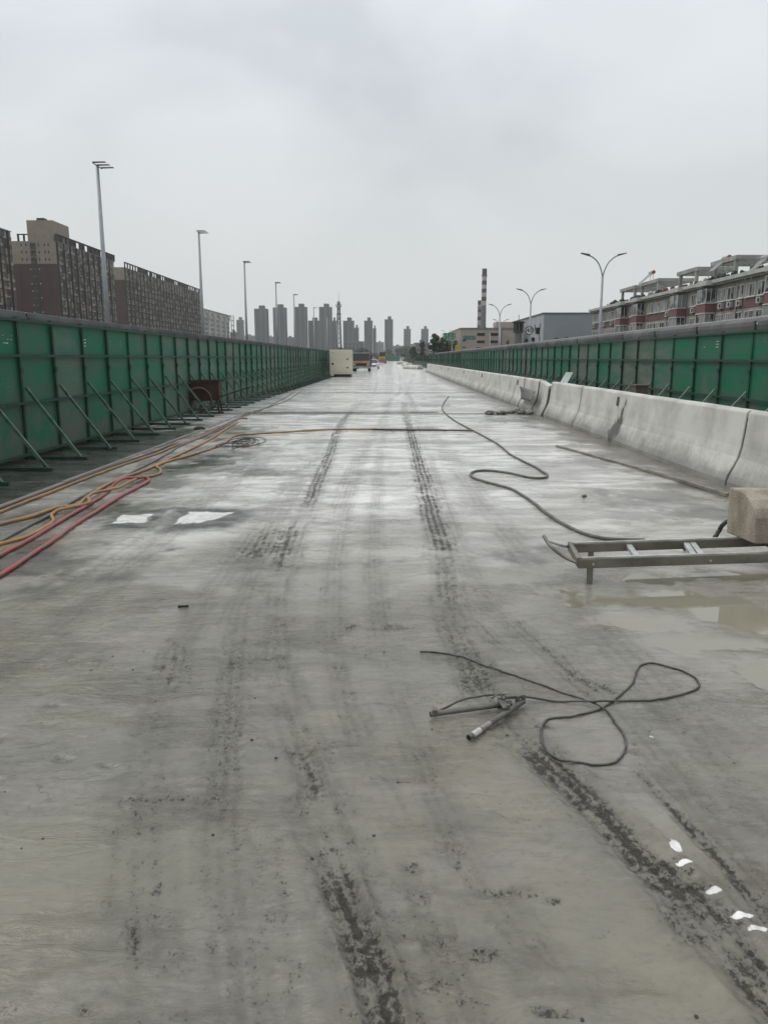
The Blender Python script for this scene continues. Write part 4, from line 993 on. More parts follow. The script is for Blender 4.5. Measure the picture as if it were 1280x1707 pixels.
for i, ((px, py_), X, lb) in enumerate(RL):
    d = ray(px, py_); Y = d.y*X/d.x
    if src is None: src = arc_lamp((X, Y, -.35), lb)
    else: c = copy_tree(src); c.location = (X, Y, -.35); c['label'] = lb

# ================================================================== SIGNS
def text(s, size, m, parent, loc, name='lettering', depth=.004, rot=(pi/2,0,0)):
    cu = bpy.data.curves.new(name, 'FONT'); cu.body = s; cu.size = size; cu.align_x = 'CENTER'; cu.align_y = 'CENTER'; cu.extrude = depth; cu.offset = .012*size
    o = bpy.data.objects.new('tmp', cu); col.objects.link(o); dg = bpy.context.evaluated_depsgraph_get()
    me_ = bpy.data.meshes.new_from_object(o.evaluated_get(dg)); bpy.data.objects.remove(o)
    me_.materials.clear(); me_.materials.append(m); return ob(name, me_, parent, loc, rot)
mblk_ = mat('sign_black', (.02,.02,.02), .6); mw = mat('sign_white', (.75,.75,.73), .5); mgr = mat('sign_green', (.005,.20,.085), .5); mtl = mat('sign_teal', (.005,.17,.13), .5); myl = mat('sign_yellow', (.62,.40,.02), .5)
sY = 74; c = at(882,551,sY)
sg = thing('speed_sign', 'round white speed sign with a dark ring reading 40 above the right fence', 'road sign', (c.x, sY, -.35))
hz0 = c.z+.35
MB().cyl((0,.06,0),(0,.06,hz0+.3),.045,n=10).build('post', mpole, sg)
MB().cyl((0,0,hz0),(0,.02,hz0),.385,n=32).build('disc', mw, sg)
P = [Vector((.355*math.cos(a),-.012,hz0+.355*math.sin(a))) for a in [2*pi*i/48 for i in range(49)]]
MB().tube(P, .042, 6).build('ring', mat('sign_dark_red', (.035,.016,.02), .6), sg)
text('40', .54, mblk_, sg, (0,-.012,hz0), 'number')
def gantry(px, py_, wpx, hpx, Y, m, label, rows):
    c = at(px, py_, Y); wd = wpx*Y/F; hd = hpx*Y/F
    r = thing('road_sign', label, 'road sign', (c.x, Y, -.35)); z = c.z+.35
    MB().box(-wd/2,wd/2,0,.08,z-hd/2,z+hd/2).build('board', m, r)
    MB().box(wd*.2,wd*.2+.25,.2,.45,0,z+hd/2-.1).build('post', mpole, r)
    MB().box(-wd/2+.1,wd/2+.1,.1,.22,z-.1,z+.1).build('bracket', mpole, r)
    rr = random.Random(int(px))
    for (rz_, xs_) in rows:
        for x_ in xs_:                         # blurred characters: small strokes
            q = MB(); s_ = hd*.12
            q.box(x_*wd-s_,x_*wd+s_,-.012,-.001,z+rz_*hd+s_*.7,z+rz_*hd+s_); q.box(x_*wd-s_,x_*wd+s_,-.012,-.001,z+rz_*hd-s_,z+rz_*hd-s_*.7); q.box(x_*wd-.15*s_,x_*wd+.15*s_,-.012,-.001,z+rz_*hd-s_*.69,z+rz_*hd+s_*.69)
            q.build('marking', mw, r)
    return r
r = gantry(748.5,560.5,20,10,150, mgr, 'green direction board with white markings on a post beside the dark tree', ((.22,(-.15,.12,.40)),(-.22,(-.15,.05,.2,.40))))
cz = at(748.5,560.5,150).z+.35; wd = 20*150/F
q = MB(); q.bar((-wd*.38,-.012,cz-.35),(-wd*.38,-.012,cz+.3),.08,.02); q.bar((-wd*.38-.2,-.012,cz+.1),(-wd*.38,-.012,cz+.36),.08,.02); q.bar((-wd*.38+.2,-.012,cz+.1),(-wd*.38,-.012,cz+.36),.08,.02); q.build('arrow', mw, r)
for i in range(3): MB().box(-1.0+i*.85,-.55+i*.85,-.02,.06,cz-1.15-.25,cz-1.15+.2).build('small_plate', mgr, r)
gantry(782,563,20,6.5,165, mtl, 'teal direction board in front of the beige factory wall', ((.1,(-.36,-.12,.12,.36)),(-.25,(.2,))))
c = at(762,581,140); r = thing('warning_sign', 'yellow board sign on a post at the fence top before the factory', 'road sign', (c.x, 140, -.35)); z = c.z+.35
MB().box(-.38,.38,0,.05,z-.6,z+.6).build('board', myl, r); MB().box(-.06,.06,.06,.16,0,z+1.6).build('post', mpole, r)
for i in range(3): MB().box(-.26,.26,-.01,-.001,z-.42+i*.32,z-.36+i*.32).build('marking', mblk_, r)

# ================================================================== BUILDINGS LEFT: brown apartment blocks
mbrick = mat('brown_brick', (.075,.034,.032), .9, (.055,.027,.026), .35, spec=.2); mbeig = mat('beige_brick', (.26,.215,.16), .85, (.20,.17,.13), .35)
mwin = mat('dark_window', (.016,.018,.021), .3, spec=.3); mdark = mat('dark_brown_frame', (.032,.024,.024), .9, spec=.2); mbal = mat('balcony_grey', (.10,.088,.078), .9, (.045,.034,.032), .9, spec=.2); mbeb = mat('balcony_beige', (.33,.295,.23), .9, (.17,.15,.11), .6, spec=.2)
mac = mat('ac_white', (.45,.45,.43), .7); mroof = mat('roof_grey', (.2,.2,.19), .9)
GZ = -.35
def slab_block(X, y0, y1, depth, H, label, floors=17, pitch=3.0, beige=2, endwin=True, seed=1, pent=None, crown=True):
    """long slab: the facade at x = X faces the road, the end wall at y0 faces the camera"""
    rr = random.Random(seed); r = thing('apartment_block', label, 'apartment block', (X, y0, GZ)); Lg = y1-y0; fh = H/floors; zb = H-beige*fh
    MB().box(-depth, -.4, 0, Lg, 0, zb).build('wall', mbrick, r); 
    MB().box(-depth+.05, -.45, .05, Lg-.05, zb+.003, H).build('upper_wall', mbeig, r)
    n = int(Lg/pitch); win = MB(); bal = MB(); beb = MB(); fr = MB(); acs = MB()
    for i in range(n):
        for k in range(floors):
            ya = i*pitch+.25; z = k*fh; up = k >= floors-beige
            t_ = rr.random()
            if i % 2 == 0:
                win.box(-.39, .10, ya, ya+1.7, z+.95, z+2.4)
                (beb if rr.random() < .42 else bal).box(-.39, .28, ya-.15, ya+1.9, z-.05, z+.90)
                if t_ < .55: (beb if rr.random() < .6 else bal).box(-.39, .16, ya+.55+rr.random()*.3, ya+1.0, z+.95, z+2.45)
            else:
                win.box(-.39, -.36, ya+.1, ya+1.2, z+.8, z+2.3)
                (beb if rr.random() < .5 else bal).box(-.39,-.05,ya+1.35,ya+2.15,z+.1,z+2.5)
                if t_ < .45: acs.box(-.38, .02, ya+.3, ya+1.0, z+.15, z+.65)
        if i % 2 == 0: fr.box(-.39,.36,i*pitch-.12,i*pitch+.08,0,H+.2)
    tag(win.build('window', mwin, r), kind='stuff'); tag(bal.build('balcony', mbal, r), kind='stuff'); tag(beb.build('bay_panel', mbeb, r), kind='stuff'); tag(acs.build('air_conditioner', mac, r), kind='stuff'); tag(fr.build('pilaster', mdark, r), kind='stuff')
    MB().box(-depth,0,0,Lg,H+.002,H+.3).build('roof', mroof, r)
    if crown:
        q = MB(); rz_ = H+.31
        q.box(-.5,.3,0,Lg,rz_+2.3,rz_+2.8)
        k = int(Lg/4.5)
        for i in range(k+1):
            y = i*(Lg-.6)/k; q.box(-.4,.2,y,y+.6,rz_,rz_+2.29)
            if rr.random() < .55 and i < k: q.box(-.35,-.1,y+.7,y+3.9,rz_,rz_+2.2)
        tag(q.build('roof_frame', mdark, r), kind='stuff')
    if endwin:
        ew = MB(); eb = MB(); ea = MB()
        for k in range(floors):
            z = k*fh
            for xx in (-depth*.78,-depth*.68,-depth*.40,-depth*.27,-depth*.19): ew.box(xx-.25,xx+.25,-.03,.0,z+1.1,z+2.2)
            eb.box(-depth*.58,-depth*.47,-.5,.0,z+.1,z+.9); ew.box(-depth*.58,-depth*.47,-.4,.0,z+.95,z+2.3)
            if k % 3: ea.box(-depth*.62,-depth*.60,-.4,.0,z+.4,z+.9)
            if k % 2: ea.box(-depth*.43,-depth*.41,-.3,-.0,z+.5,z+1.0)
        tag(ew.build('end_window', mwin, r), kind='stuff'); tag(eb.build('end_balcony', mbal, r), kind='stuff'); tag(ea.build('end_air_conditioner', mac, r), kind='stuff')
        MB().box(-depth*.9,-depth*.86,-.3,-.001,0,zb).build('wall_strip', mbrick, r)
    if pent:
        a, b2, c2, d2, ph = pent
        q = MB().box(a,b2,c2,d2,H+.301,H+ph); q.build('penthouse', mbeig, r)
        qq = MB()
        for i in range(5): qq.box(a-.04,b2+.04,c2-.04,d2+.04,H+.9+i*(ph-1)/5,H+1.0+i*(ph-1)/5)
        tag(qq.build('ledge', mbeb, r), kind='stuff')
        MB().box((a+b2)/2-1.5,(a+b2)/2+1.5,c2+1,c2+4,H+ph+.002,H+ph+1.0).build('roof_tank', mdark, r)
        q = MB(); q.box(a-4.2,a-3.6,.3,.9,H+.3,H+2.7).box(a-1.9,a-1.3,.3,.9,H+.3,H+2.7).box(a-4.2,a-.01,.25,.95,H+2.71,H+3.1); q.build('corner_frame', mdark, r)
    return r
def hz_of(px, py_, X):                      # distance and height of a roof corner seen on the plane x = X
    d = ray(px, py_); k = X/d.x; return (EYE+d*k)
XA = -132
c1_ = hz_of(95,403,XA); c2_ = hz_of(189,434,XA)
Hh = (c1_.z + c2_.z)/2 - GZ - .3
slab_block(XA, c1_.y, c2_.y+2, 18.2, Hh, 'brown and beige apartment block with a tall penthouse, left of the nearest lamp', 17, 3.2, 3, True, 4, pent=(-11.5,-1.2,.3,16,8.2))
c0_ = hz_of(19,381,XA-.2)
slab_block(XA-.2, c0_.y-80, c0_.y, 18, c0_.z-GZ-1.2, 'dark apartment block cut off by the left edge of the picture', 16, 3.2, 0, False, 8, crown=False)
c3_ = hz_of(208,437,-146); c4_ = hz_of(334,482,-146)
slab_block(-146, c3_.y, c4_.y, 17, (c3_.z+c4_.z)/2-GZ-3.1, 'long brown apartment slab between the first and second lamp poles', 16, 3.3, 2, False, 5)
# pale arched building
XD = -165.0; c5 = hz_of(338,516,XD); c6 = hz_of(384,527,XD)
mpal = mat('pale_render', (.46,.45,.42), .85, (.30,.29,.27), .12)
H_ = (c5.z+c6.z)/2-GZ; Lg = c6.y-c5.y; S_ = 2.3
r = thing('arched_building', 'pale building with arched recesses beyond the brown slab', 'building', (XD, c5.y, GZ))
MB().box(-7,-1.2,0,Lg,0,H_-.6).build('wall', mpal, r)
n = 5
for i in range(n):
    y = i*Lg/n; w_ = Lg/n
    MB().box(-1.19,.0,y,y+w_*.22,0,H_).build('pier', mpal, r)
    P = [(y+w_*.22, H_-.01)] + [(y+w_*.22, H_-5)] + [(y+w_*.61+w_*.39*math.cos(pi-a), H_-5+3.2*math.sin(a)) for a in [pi*k/8 for k in range(9)]] + [(y+w_-.02, H_-.01)]
    MB().prism(P, 'x', -1.19, -.3).build('arch', mpal, r)
    for k in range(8): MB().box(-1.19,-.9,y+w_*.35,y+w_*.9,H_-9-k*4.2,H_-6.4-k*4.2).build('window', mwin, r)
MB().box(-7.4,.5,-.3,Lg+.3,H_+.002,H_+.8).build('roof', mroof, r)
r = thing('pipe_rack', 'thin dark steel tower at the right end of the pale arched building', 'tower', (XD-.5, c6.y+5, GZ))
for s in (0,2.4): MB().box(s,s+.6,0,.6,0,H_+1.5).build('post', mdark, r)
for k in range(9): MB().box(.61,2.39,.1,.5,3+k*(H_-3)/9,3.7+k*(H_-3)/9).build('rung', mdark, r)

# ================================================================== FAR TOWERS
mtow = mat('tower_grey', (.085,.088,.092), .95, (.072,.074,.078), .02, spec=.1); mtowb = mat('tower_bay', (.16,.165,.17), .95, (.13,.134,.14), .02, spec=.1); mtow2 = mat('tower_pale', (.15,.15,.15), .9, (.13,.13,.13), .02)
def tower(px0, px1, pt, Y, label, core=None, group='grey apartment towers on the skyline', m=None, seed=0):
    m = m or mtow
    a = at(px0, 560, Y); b_ = at(px1, 560, Y); H = at((px0+px1)/2, pt, Y).z - GZ; W = b_.x-a.x; cx = (a.x+b_.x)/2; D = min(W*.9, 20)
    r = thing('apartment_tower', label, 'tower block', (cx, Y, GZ), 0, group)
    MB().box(-W/2,W/2,.6,D,0,H-3).build('wall', m, r)
    q = MB(); fh = 2.95; n = int((H-4)/fh); nb = 5
    MB().box(-W*.12,W*.28,.2,D*.8,0,H+2.5).build('core', m, r)
    for i in range(nb):                       # bay piers and windows
        x = -W/2 + W*(i+.5)/nb
        MB().box(x-W*.035,x+W*.035,-.3+.5*(i%2),.19,0,H-3.2-(i%2)*2).build('bay', mtowb if i % 2 == 0 else m, r)
        for k in range(n):
            q.box(x+W*.045,x+W*.10,.1,.19,k*fh+1,k*fh+2.5); q.box(x-W*.10,x-W*.045,.1,.59,k*fh+1,k*fh+2.5)
    tag(q.build('window', mat('tower_window', (.035,.038,.042), .3), r), kind='stuff')
    MB().box(-W/2-.2,W/2+.2,.4,D+.2,H-2.99,H-2.2).build('parapet', m, r)
    return r
TW = [(395,406,531,1350,'small pale tower beside the third lamp pole',mtow2),(425,446,512,1200,'leftmost of the tall grey towers, between two lamp poles',None),(456,477,510,1200,'tall grey tower behind the fourth lamp pole',None),(491,511.5,509,1200,'tall grey tower right of the fifth lamp pole',None),
      (514,533,532,1240,'lower tower attached to the left of the tallest pair by the mast',None),(532.5,553,509,1200,'tall grey tower left of the lattice mast',None),(553.5,561,532,1250,'narrow lower tower between tall tower and lattice mast',None),(572,590,532,1200,'grey tower just right of the lattice mast',None),(590.5,598,544,1300,'low narrow tower behind the one right of the mast',None),
      (607,621,532,1250,'grey tower above the truck',None),(621.5,627,545,1300,'low narrow tower stepped behind the one above the truck',None),(641,655,530,1250,'tall grey tower above the far end of the road',None),(673,684.5,546,1350,'slim pale tower right of the road end',mtow2),(702,714,546,1400,'rightmost pale tower left of the dark trees',mtow2)]
for i, (a, b_, pt, Y, lb, m_) in enumerate(TW): tower(a, b_, pt, Y, lb, m=m_, seed=i)
def lowrise(px0, px1, pt, Y, label, m_=None):
    a = at(px0, 560, Y); b_ = at(px1, 560, Y); H = at(px0, pt, Y).z-GZ; W = b_.x-a.x
    r = thing('low_building', label, 'building', ((a.x+b_.x)/2, Y, GZ), 0, 'low buildings in the haze')
    MB().box(-W/2,W/2,0,14,0,H).build('wall', m_ or mtow2, r); MB().box(-W/2-.3,W/2+.3,-.3,14.3,H+.002,H+.8).build('roof', mroof, r)
    MB().box(-W*.2,W*.1,3,9,H+.81,H+3).build('roof_hut', m_ or mtow2, r)
    q = MB()
    for k in range(int(H/3.2)):
        for i in range(max(2,int(W/4))): q.box(-W/2+1+i*4*(W/(4*max(2,int(W/4)))),-W/2+2.6+i*4*(W/(4*max(2,int(W/4)))),-.08,-.001,k*3.2+1,k*3.2+2.4)
    tag(q.build('window', mwin, r), kind='stuff')
for a in ((384,395,555,900,'low dim building right of the steel tower'),(408,424,560,1500,'low hazy roofs left of the first tall tower'),(446,456,562,1500,'low hazy block between the first two tall towers'),(477,491,563,1300,'low grey block between the second and third tall towers'),(574,606,570,900,'long low grey block in front of the mast towers'),(597,607,573,1500,'low hazy block left of the tower above the truck'),(627,640,571,1500,'low hazy block left of the tall road end tower'),(655,672,577,1500,'low hazy roofs right of the tall road end tower'),(684,702,574,1500,'low hazy block between the two pale right towers'),(693,716,573,600,'dark low building left of the dark trees')): lowrise(*a)

# ================================================================== LATTICE MAST
Y = 900; c = at(565.5, 590, Y); top = at(565.5, 503, Y).z - GZ; r = thing('lattice_mast', 'grey lattice mast with a spike between the tall towers', 'mast', (c.x, Y, GZ))
mmst = mat('mast_grey', (.03,.03,.03), .9, spec=.1)
wb, wt_ = 3.0, 1.0
def wz(z): return wb+(wt_-wb)*z/top
for sx in (-1,1):
    for sy in (-1,1): MB().bar((sx*wb,sy*wb,0),(sx*wt_,sy*wt_,top),1.1).build('mast_leg', mmst, r)
q = MB()
nk = 12
for k in range(nk):
    z0, z1 = top*k/nk, top*(k+1)/nk; a, b_ = wz(z0), wz(z1)
    for sy in (-1,1):
        q.bar((-a,sy*a,z0),(b_,sy*b_,z1),.7); q.bar((a,sy*a,z0),(-b_,sy*b_,z1),.7); q.bar((-b_,sy*b_,z1),(b_,sy*b_,z1),.6)
        q.bar((sy*a,-a,z0),(sy*b_,b_,z1),.35); q.bar((sy*a,a,z0),(sy*b_,-b_,z1),.35)
tag(q.build('bracing', mmst, r), kind='stuff')
MB().cyl((0,0,top),(0,0,top+11),.22,.1,8).build('spike', mmst, r)
for z in (top-6, top-14): MB().cyl((0,0,z),(0,0,z+.5),3.2,n=10).build('platform', mmst, r)
for i in range(6):
    a = i*pi/3; MB().box(2.9*math.cos(a)-.3,2.9*math.cos(a)+.3,2.9*math.sin(a)-.2,2.9*math.sin(a)+.2,top-5.4,top-2.6).build('antenna', mmst, r)

# ================================================================== CHIMNEYS
mred_ = mat('chimney_red', (.085,.038,.038), .9, (.065,.032,.032), .1); mwh_ = mat('chimney_white', (.40,.38,.37), .9, (.33,.31,.30), .1); mcg = mat('chimney_grey', (.14,.135,.135), .9, (.115,.11,.11), .1)
def chimney(px, wpx, Y, bands, pend, label):
    c = at(px, 590, Y); r = thing('chimney', label, 'chimney', (c.x, Y, GZ))
    def Z(p): return at(px, p, Y).z-GZ
    def rad(z): return (wpx*Y/F/2)*(1+.16*(1-z/Z(bands[0][0])))
    for (pa, pb, m_) in bands:
        z1, z0 = Z(pa), Z(pb); MB().cyl((0,0,z0+.01),(0,0,z1),rad(z0),rad(z1),20).build('band', m_, r, smooth=False)
    z = Z(bands[-1][1]); MB().cyl((0,0,0),(0,0,z),rad(0)*1.1,rad(z),20).build('shaft', mcg, r)
    zt_ = Z(bands[0][0]); MB().cyl((0,0,zt_-5),(0,0,zt_-4.4),rad(zt_)*1.25,n=20).build('gallery', mcg, r)
    return r
b_ = []; p0 = 448
for i, h_ in enumerate((13,7,7,6.5,6.5,7,7,7)): b_.append((p0, p0+h_, mred_ if i % 2 == 0 else mwh_)); p0 += h_
chimney(804, 7.6, 560, b_, 550, 'tall chimney with dark red and white bands above the factory')
b_ = []; p0 = 501
for i, h_ in enumerate((7,7,6,7,6,8)): b_.append((p0, p0+h_, mred_ if i % 2 == 0 else mwh_)); p0 += h_
chimney(797, 5.4, 570, b_, 550, 'shorter banded chimney close on the left of the tall one')

# ================================================================== BEIGE FACTORY, GREY WAREHOUSE, WATCH TOWER
mfac = mat('factory_beige', (.40,.325,.285), .85, (.33,.27,.235), .3)
def facade(px0, px1, pt, Y, dpt, label, name, cat, m_, wins, group=None):
    a = at(px0, 560, Y); b2 = at(px1, 560, Y); H = at(px0, pt, Y).z-GZ; W = b2.x-a.x
    r = thing(name, label, cat, (a.x, Y, GZ))
    MB().box(0,W,0,dpt,0,H).build('wall', m_, r); MB().box(-.15,W+.15,-.15,dpt+.15,H+.002,H+.4).build('roof', mroof, r)
    for (xa, xb, ya, yb) in wins:
        k = Y/F; x0 = at(xa,560,Y).x-a.x; x1 = at(xb,560,Y).x-a.x; z1 = at(xa,ya,Y).z-GZ; z0 = at(xa,yb,Y).z-GZ
        fr_ = MB().box(x0-.1,x1+.1,-.06,-.001,z0-.12,z1+.1).build('window', m_, r); MB().box(x0,x1,-.07,-.061,z0,z1).build('pane', mwin, fr_)
    return r, W, H
wins = [(795,808,555,560),(817,830,555,560),(795,808,567.5,572),(817,830,567.5,572),(794,807,579,584),(817,830,579,584),(771,776,566,569),(771,776,578,580)]
r, W, H = facade(767,858,549,200,40,'beige factory building with dark strip windows below the chimneys','factory','factory', mfac, wins)
q = MB().add([(0,0,0),(0,40,0),(-3.0,40,0),(-3.0,2.5,0),(0,0,H),(0,40,H),(-3.0,40,H-1.2),(-3.0,2.5,H-1.2)], ((0,1,2,3),(7,6,5,4),(0,3,7,4),(1,0,4,5),(2,1,5,6),(3,2,6,7))); q.build('side_wing', mfac, r)
for i in range(5): MB().box(0.02,W-.02,-.03,-.001,2+i*1.75,2.08+i*1.75).build('ledge', mfac, r)
c = at(832,542,200); MB().box(c.x-at(767,560,200).x,c.x-at(767,560,200).x+6,6,12,H+.41,H+2.1).build('stair_head', mfac, r)
MB().box(W*.72,W*.72+.5,-.35,-.001,0,H).build('drain_pipe', mcg, r)
# warehouse: side wall with windows, blank grey end
mwhs = mat('warehouse_grey', (.235,.25,.27), .7, (.205,.22,.24), .15); mwhw = mat('warehouse_pale', (.36,.38,.40), .7, (.30,.32,.34), .2)
YW = 185; a = at(906,560,YW); H = at(906,523.5,YW).z-GZ; e2 = at(992,560,YW)
r = thing('warehouse', 'grey blank warehouse with a pale side wall of small windows', 'warehouse', (a.x, YW, GZ))
dep = 62
MB().box(.01,e2.x-a.x+14,0,dep,0,H).build('wall', mwhs, r)
MB().box(-.25,.0,0,dep,0,H).build('side_wall', mwhw, r)
MB().box(-.4,e2.x-a.x+14.2,-.15,dep+.2,H+.002,H+.35).build('roof', mcg, r)
for i in range(9):
    for k, (z0, z1) in enumerate(((H-3.4,H-2.0),(H-6.9,H-5.2))):
        if k == 1 and i % 3 == 1: continue
        f_ = MB().box(-.30,-.251,3+i*6.5,4.3+i*6.5,z0-.1,z1+.1).build('window', mwhw, r); MB().box(-.32,-.301,3.15+i*6.5,4.15+i*6.5,z0,z1).build('pane', mwin, f_)
MB().box(-1.0,-.26,4,5.5,H-4.4,H-2.9).build('vent_box', mdark, r)
YT = 150; c = at(863.5,560,YT); zt2 = at(863,535,YT).z-GZ; r = thing('watch_tower', 'small green grey watch tower with a glazed top beside the warehouse', 'tower', (c.x, YT, GZ))
mwt = mat('watch_green', (.13,.165,.145), .8)
MB().cyl((0,0,0),(0,0,zt2-2.3),.72,n=12).build('shaft', mwt, r); MB().cyl((0,0,zt2-2.29),(0,0,zt2-1.9),.75,1.05,12).build('collar', mwt, r)
MB().cyl((0,0,zt2-1.89),(0,0,zt2-.4),.85,n=8).build('glazing', mwin, r)
for i in range(8):
    a_ = i*pi/4; MB().bar((.9*math.cos(a_),.9*math.sin(a_),zt2-1.9),(.9*math.cos(a_),.9*math.sin(a_),zt2-.38),.1).build('mullion', mwt, r)
MB().cyl((0,0,zt2-.37),(0,0,zt2-.1),1.25,1.1,12).build('roof', mdark, r); MB().cyl((0,0,zt2-.1),(0,0,zt2+1.2),.05,n=6).build('aerial', mdark, r)

# ================================================================== PINK WALK-UP FLATS
mpk = mat('pink_tile', (.19,.078,.082), .75, (.155,.066,.07), .8); mwl = mat('flat_wall', (.33,.295,.265), .85, (.22,.195,.175), .5); mmv = mat('mauve_band', (.135,.075,.078), .85, (.10,.06,.062), .6)
mwf = mat('white_frame', (.55,.56,.55), .6); mfg = mat('flat_glass', (.26,.27,.26), .15, (.03,.034,.036), .55, p0=.46, p1=.54); mfas = mat('fascia', (.46,.46,.44), .7, (.34,.34,.32), .8)
mconr = mat('pergola_concrete', (.36,.355,.33), .85, (.22,.22,.20), 1.0, bump=.4)
XF = 38.0; cL = hz_of(988,515,XF); cR = hz_of(1280,449,XF)
HR = (cL.z+cR.z)/2-GZ; yF0, yF1 = 52.0, cL.y
fl_ = thing('apartment_flats', 'pink and grey walk up flats with bay windows and concrete roof pergolas', 'apartment block', (XF, yF0, GZ))
Lg = yF1-yF0; FH = 2.85
MB().box(.0,12,0,Lg,0,HR-.6).build('wall', mwl, fl_)
MB().box(-.75,12.4,-.3,Lg+.3,HR-.4,HR).build('roof', mfas, fl_)
MB().box(-.5,-.02,-.2,Lg+.2,HR-.62,HR-.402).build('soffit', mconr, fl_)
floors = [HR-.62-FH*(k+1) for k in range(4)]
# upper mauve band under the top floor windows
for z in floors[:3]: MB().box(-.06,-.001,0,Lg,z-.15,z+.85).build('wall_band', mmv, fl_)
def fwin(y0_, y1_, z0, z1, x=0.0, n_=2, dep_=.10):
    f_ = MB().box(x-dep_,x-.002,y0_,y1_,z0,z0+.07).box(x-dep_,x-.002,y0_,y1_,z1-.07,z1)
    for i in range(n_+1):
        yy = y0_+(y1_-y0_-.07)*i/n_; f_.box(x-dep_,x-.002,yy,yy+.07,z0+.071,z1-.071)
    f_.box(x-dep_-.12,x-.002,y0_-.1,y1_+.1,z0-.1,z0-.002)
    o = f_.build('window', mwf, fl_)
    MB().box(x-.04,x-.003,y0_+.071,y1_-.075,z0+.072,z1-.072).build('pane', mfg, o)
BW, BP = 2.7, 1.25
bays = [depth_on(XF-BP, p)-yF0 for p in (1025,1051,1115,1160,1273)] + [4.5]
def bay(yc):
    y0_, y1_ = yc-BW/2, yc+BW/2
    q = thing('bay', None, None); q.parent = fl_; 
    for k, z in enumerate(floors):
        MB().box(-BP,-.07,y0_,y1_,z-.20,z+.80).build('bay_panel', mpk, q)
        MB().box(-BP-.07,-.07,y0_-.07,y1_+.07,z+.801,z+.92).build('bay_sill', mwf, q); MB().box(-BP-.05,-.07,y0_-.05,y1_+.05,z-.32,z-.201).build('bay_lintel', mwf, q)
        MB().box(-BP+.05,-.07,y0_+.05,y1_-.05,z+.921,z+FH-.33).build('bay_glass', mfg, q)
        for yy in (y0_, (y0_+y1_)/2-.03, y1_-.08): MB().box(-BP,-BP+.08,yy,yy+.08,z+.922,z+FH-.331).build('bay_mullion', mwf, q)
        for xx in (-BP*.55,-.16): MB().box(xx,xx+.07,y0_-.0,y0_+.08,z+.922,z+FH-.331).build('bay_mullion', mwf, q)
    MB().box(-BP-.12,-.07,y0_-.12,y1_+.12,HR-.60,HR-.05).build('bay_cap', mfas, q)
for yc in bays: bay(yc)
occ = sorted(bays)
rr = random.Random(9)
y = 1.5
while y < Lg-2:
    w_ = rr.choice((1.5,1.8,2.1))
    if all(abs(y+w_/2-b2) > (BW+w_)/2+.25 for b2 in occ):
        for k, z in enumerate(floors[:3]): fwin(y, y+w_, z+.95, z+2.35, 0, rr.choice((2,3)))
        if rr.random() < .8:
            zz = floors[rr.choice((0,1))]+.1; o = MB().box(-.45,-.1,y+.1,y+.95,zz,zz+.62).build('air_conditioner', mac, fl_); MB().cyl((-.47,y+.4,zz+.31),(-.451,y+.4,zz+.31),.22,n=12).build('fan_grille', mdark, o)
        y += w_+.55
    else: y += .4
for i in range(9): MB().cyl((-.14,3+i*Lg/9,0),(-.14,3+i*Lg/9,HR-.63),.07,n=8).build('drain_pipe', mconr if i % 2 else mfas, fl_)
# roof slope and pergolas
q = MB().add([(-.4,-.2,HR+.003),(-.4,Lg+.2,HR+.003),(4.5,Lg+.2,HR+1.0),(4.5,-.2,HR+1.0),(4.5,-.2,HR+.003),(4.5,Lg+.2,HR+.003)], ((0,3,2,1),(3,4,5,2),(0,1,5,4),(0,4,3),(1,2,5))); q.build('roof_slope', mat('dark_tile', (.06,.058,.055), .85, (.10,.095,.085), 2), fl_)
ZP = 13.25-GZ
for (pxf, pxn) in ((1171,1212),(1117,1149),(1057,1088),(1026,1050),(1275,1345)):
    X0 = 1.6; y1_ = depth_on(XF+X0, pxf)-yF0; y0_ = depth_on(XF+X0, pxn)-yF0
    pg = thing('pergola', None, None); pg.parent = fl_; z = ZP
    MB().box(X0,X0+.45,y0_,y1_,z-.5,z).build('beam', mconr, pg); MB().box(X0+4.8,X0+5.25,y0_,y1_,z-.5,z).build('beam', mconr, pg)
    MB().box(X0+.451,X0+4.799,y0_,y0_+.4,z-.48,z-.01).build('beam', mconr, pg); MB().box(X0+.451,X0+4.799,y1_-.4,y1_,z-.48,z-.01).build('beam', mconr, pg)
    k = max(3, int((y1_-y0_)/1.2))
    for i in range(1, k): yy = y0_+(y1_-y0_-.3)*i/k; MB().box(X0+.451,X0+4.799,yy,yy+.22,z-.34,z-.02).build('slat', mconr, pg)
    for xx_ in (X0+.05, X0+4.85):
        for yy in (y0_+.25, y1_-1.2): MB().box(xx_,xx_+.38,yy,yy+.42,HR+.1,z-.501).build('column', mconr, pg)
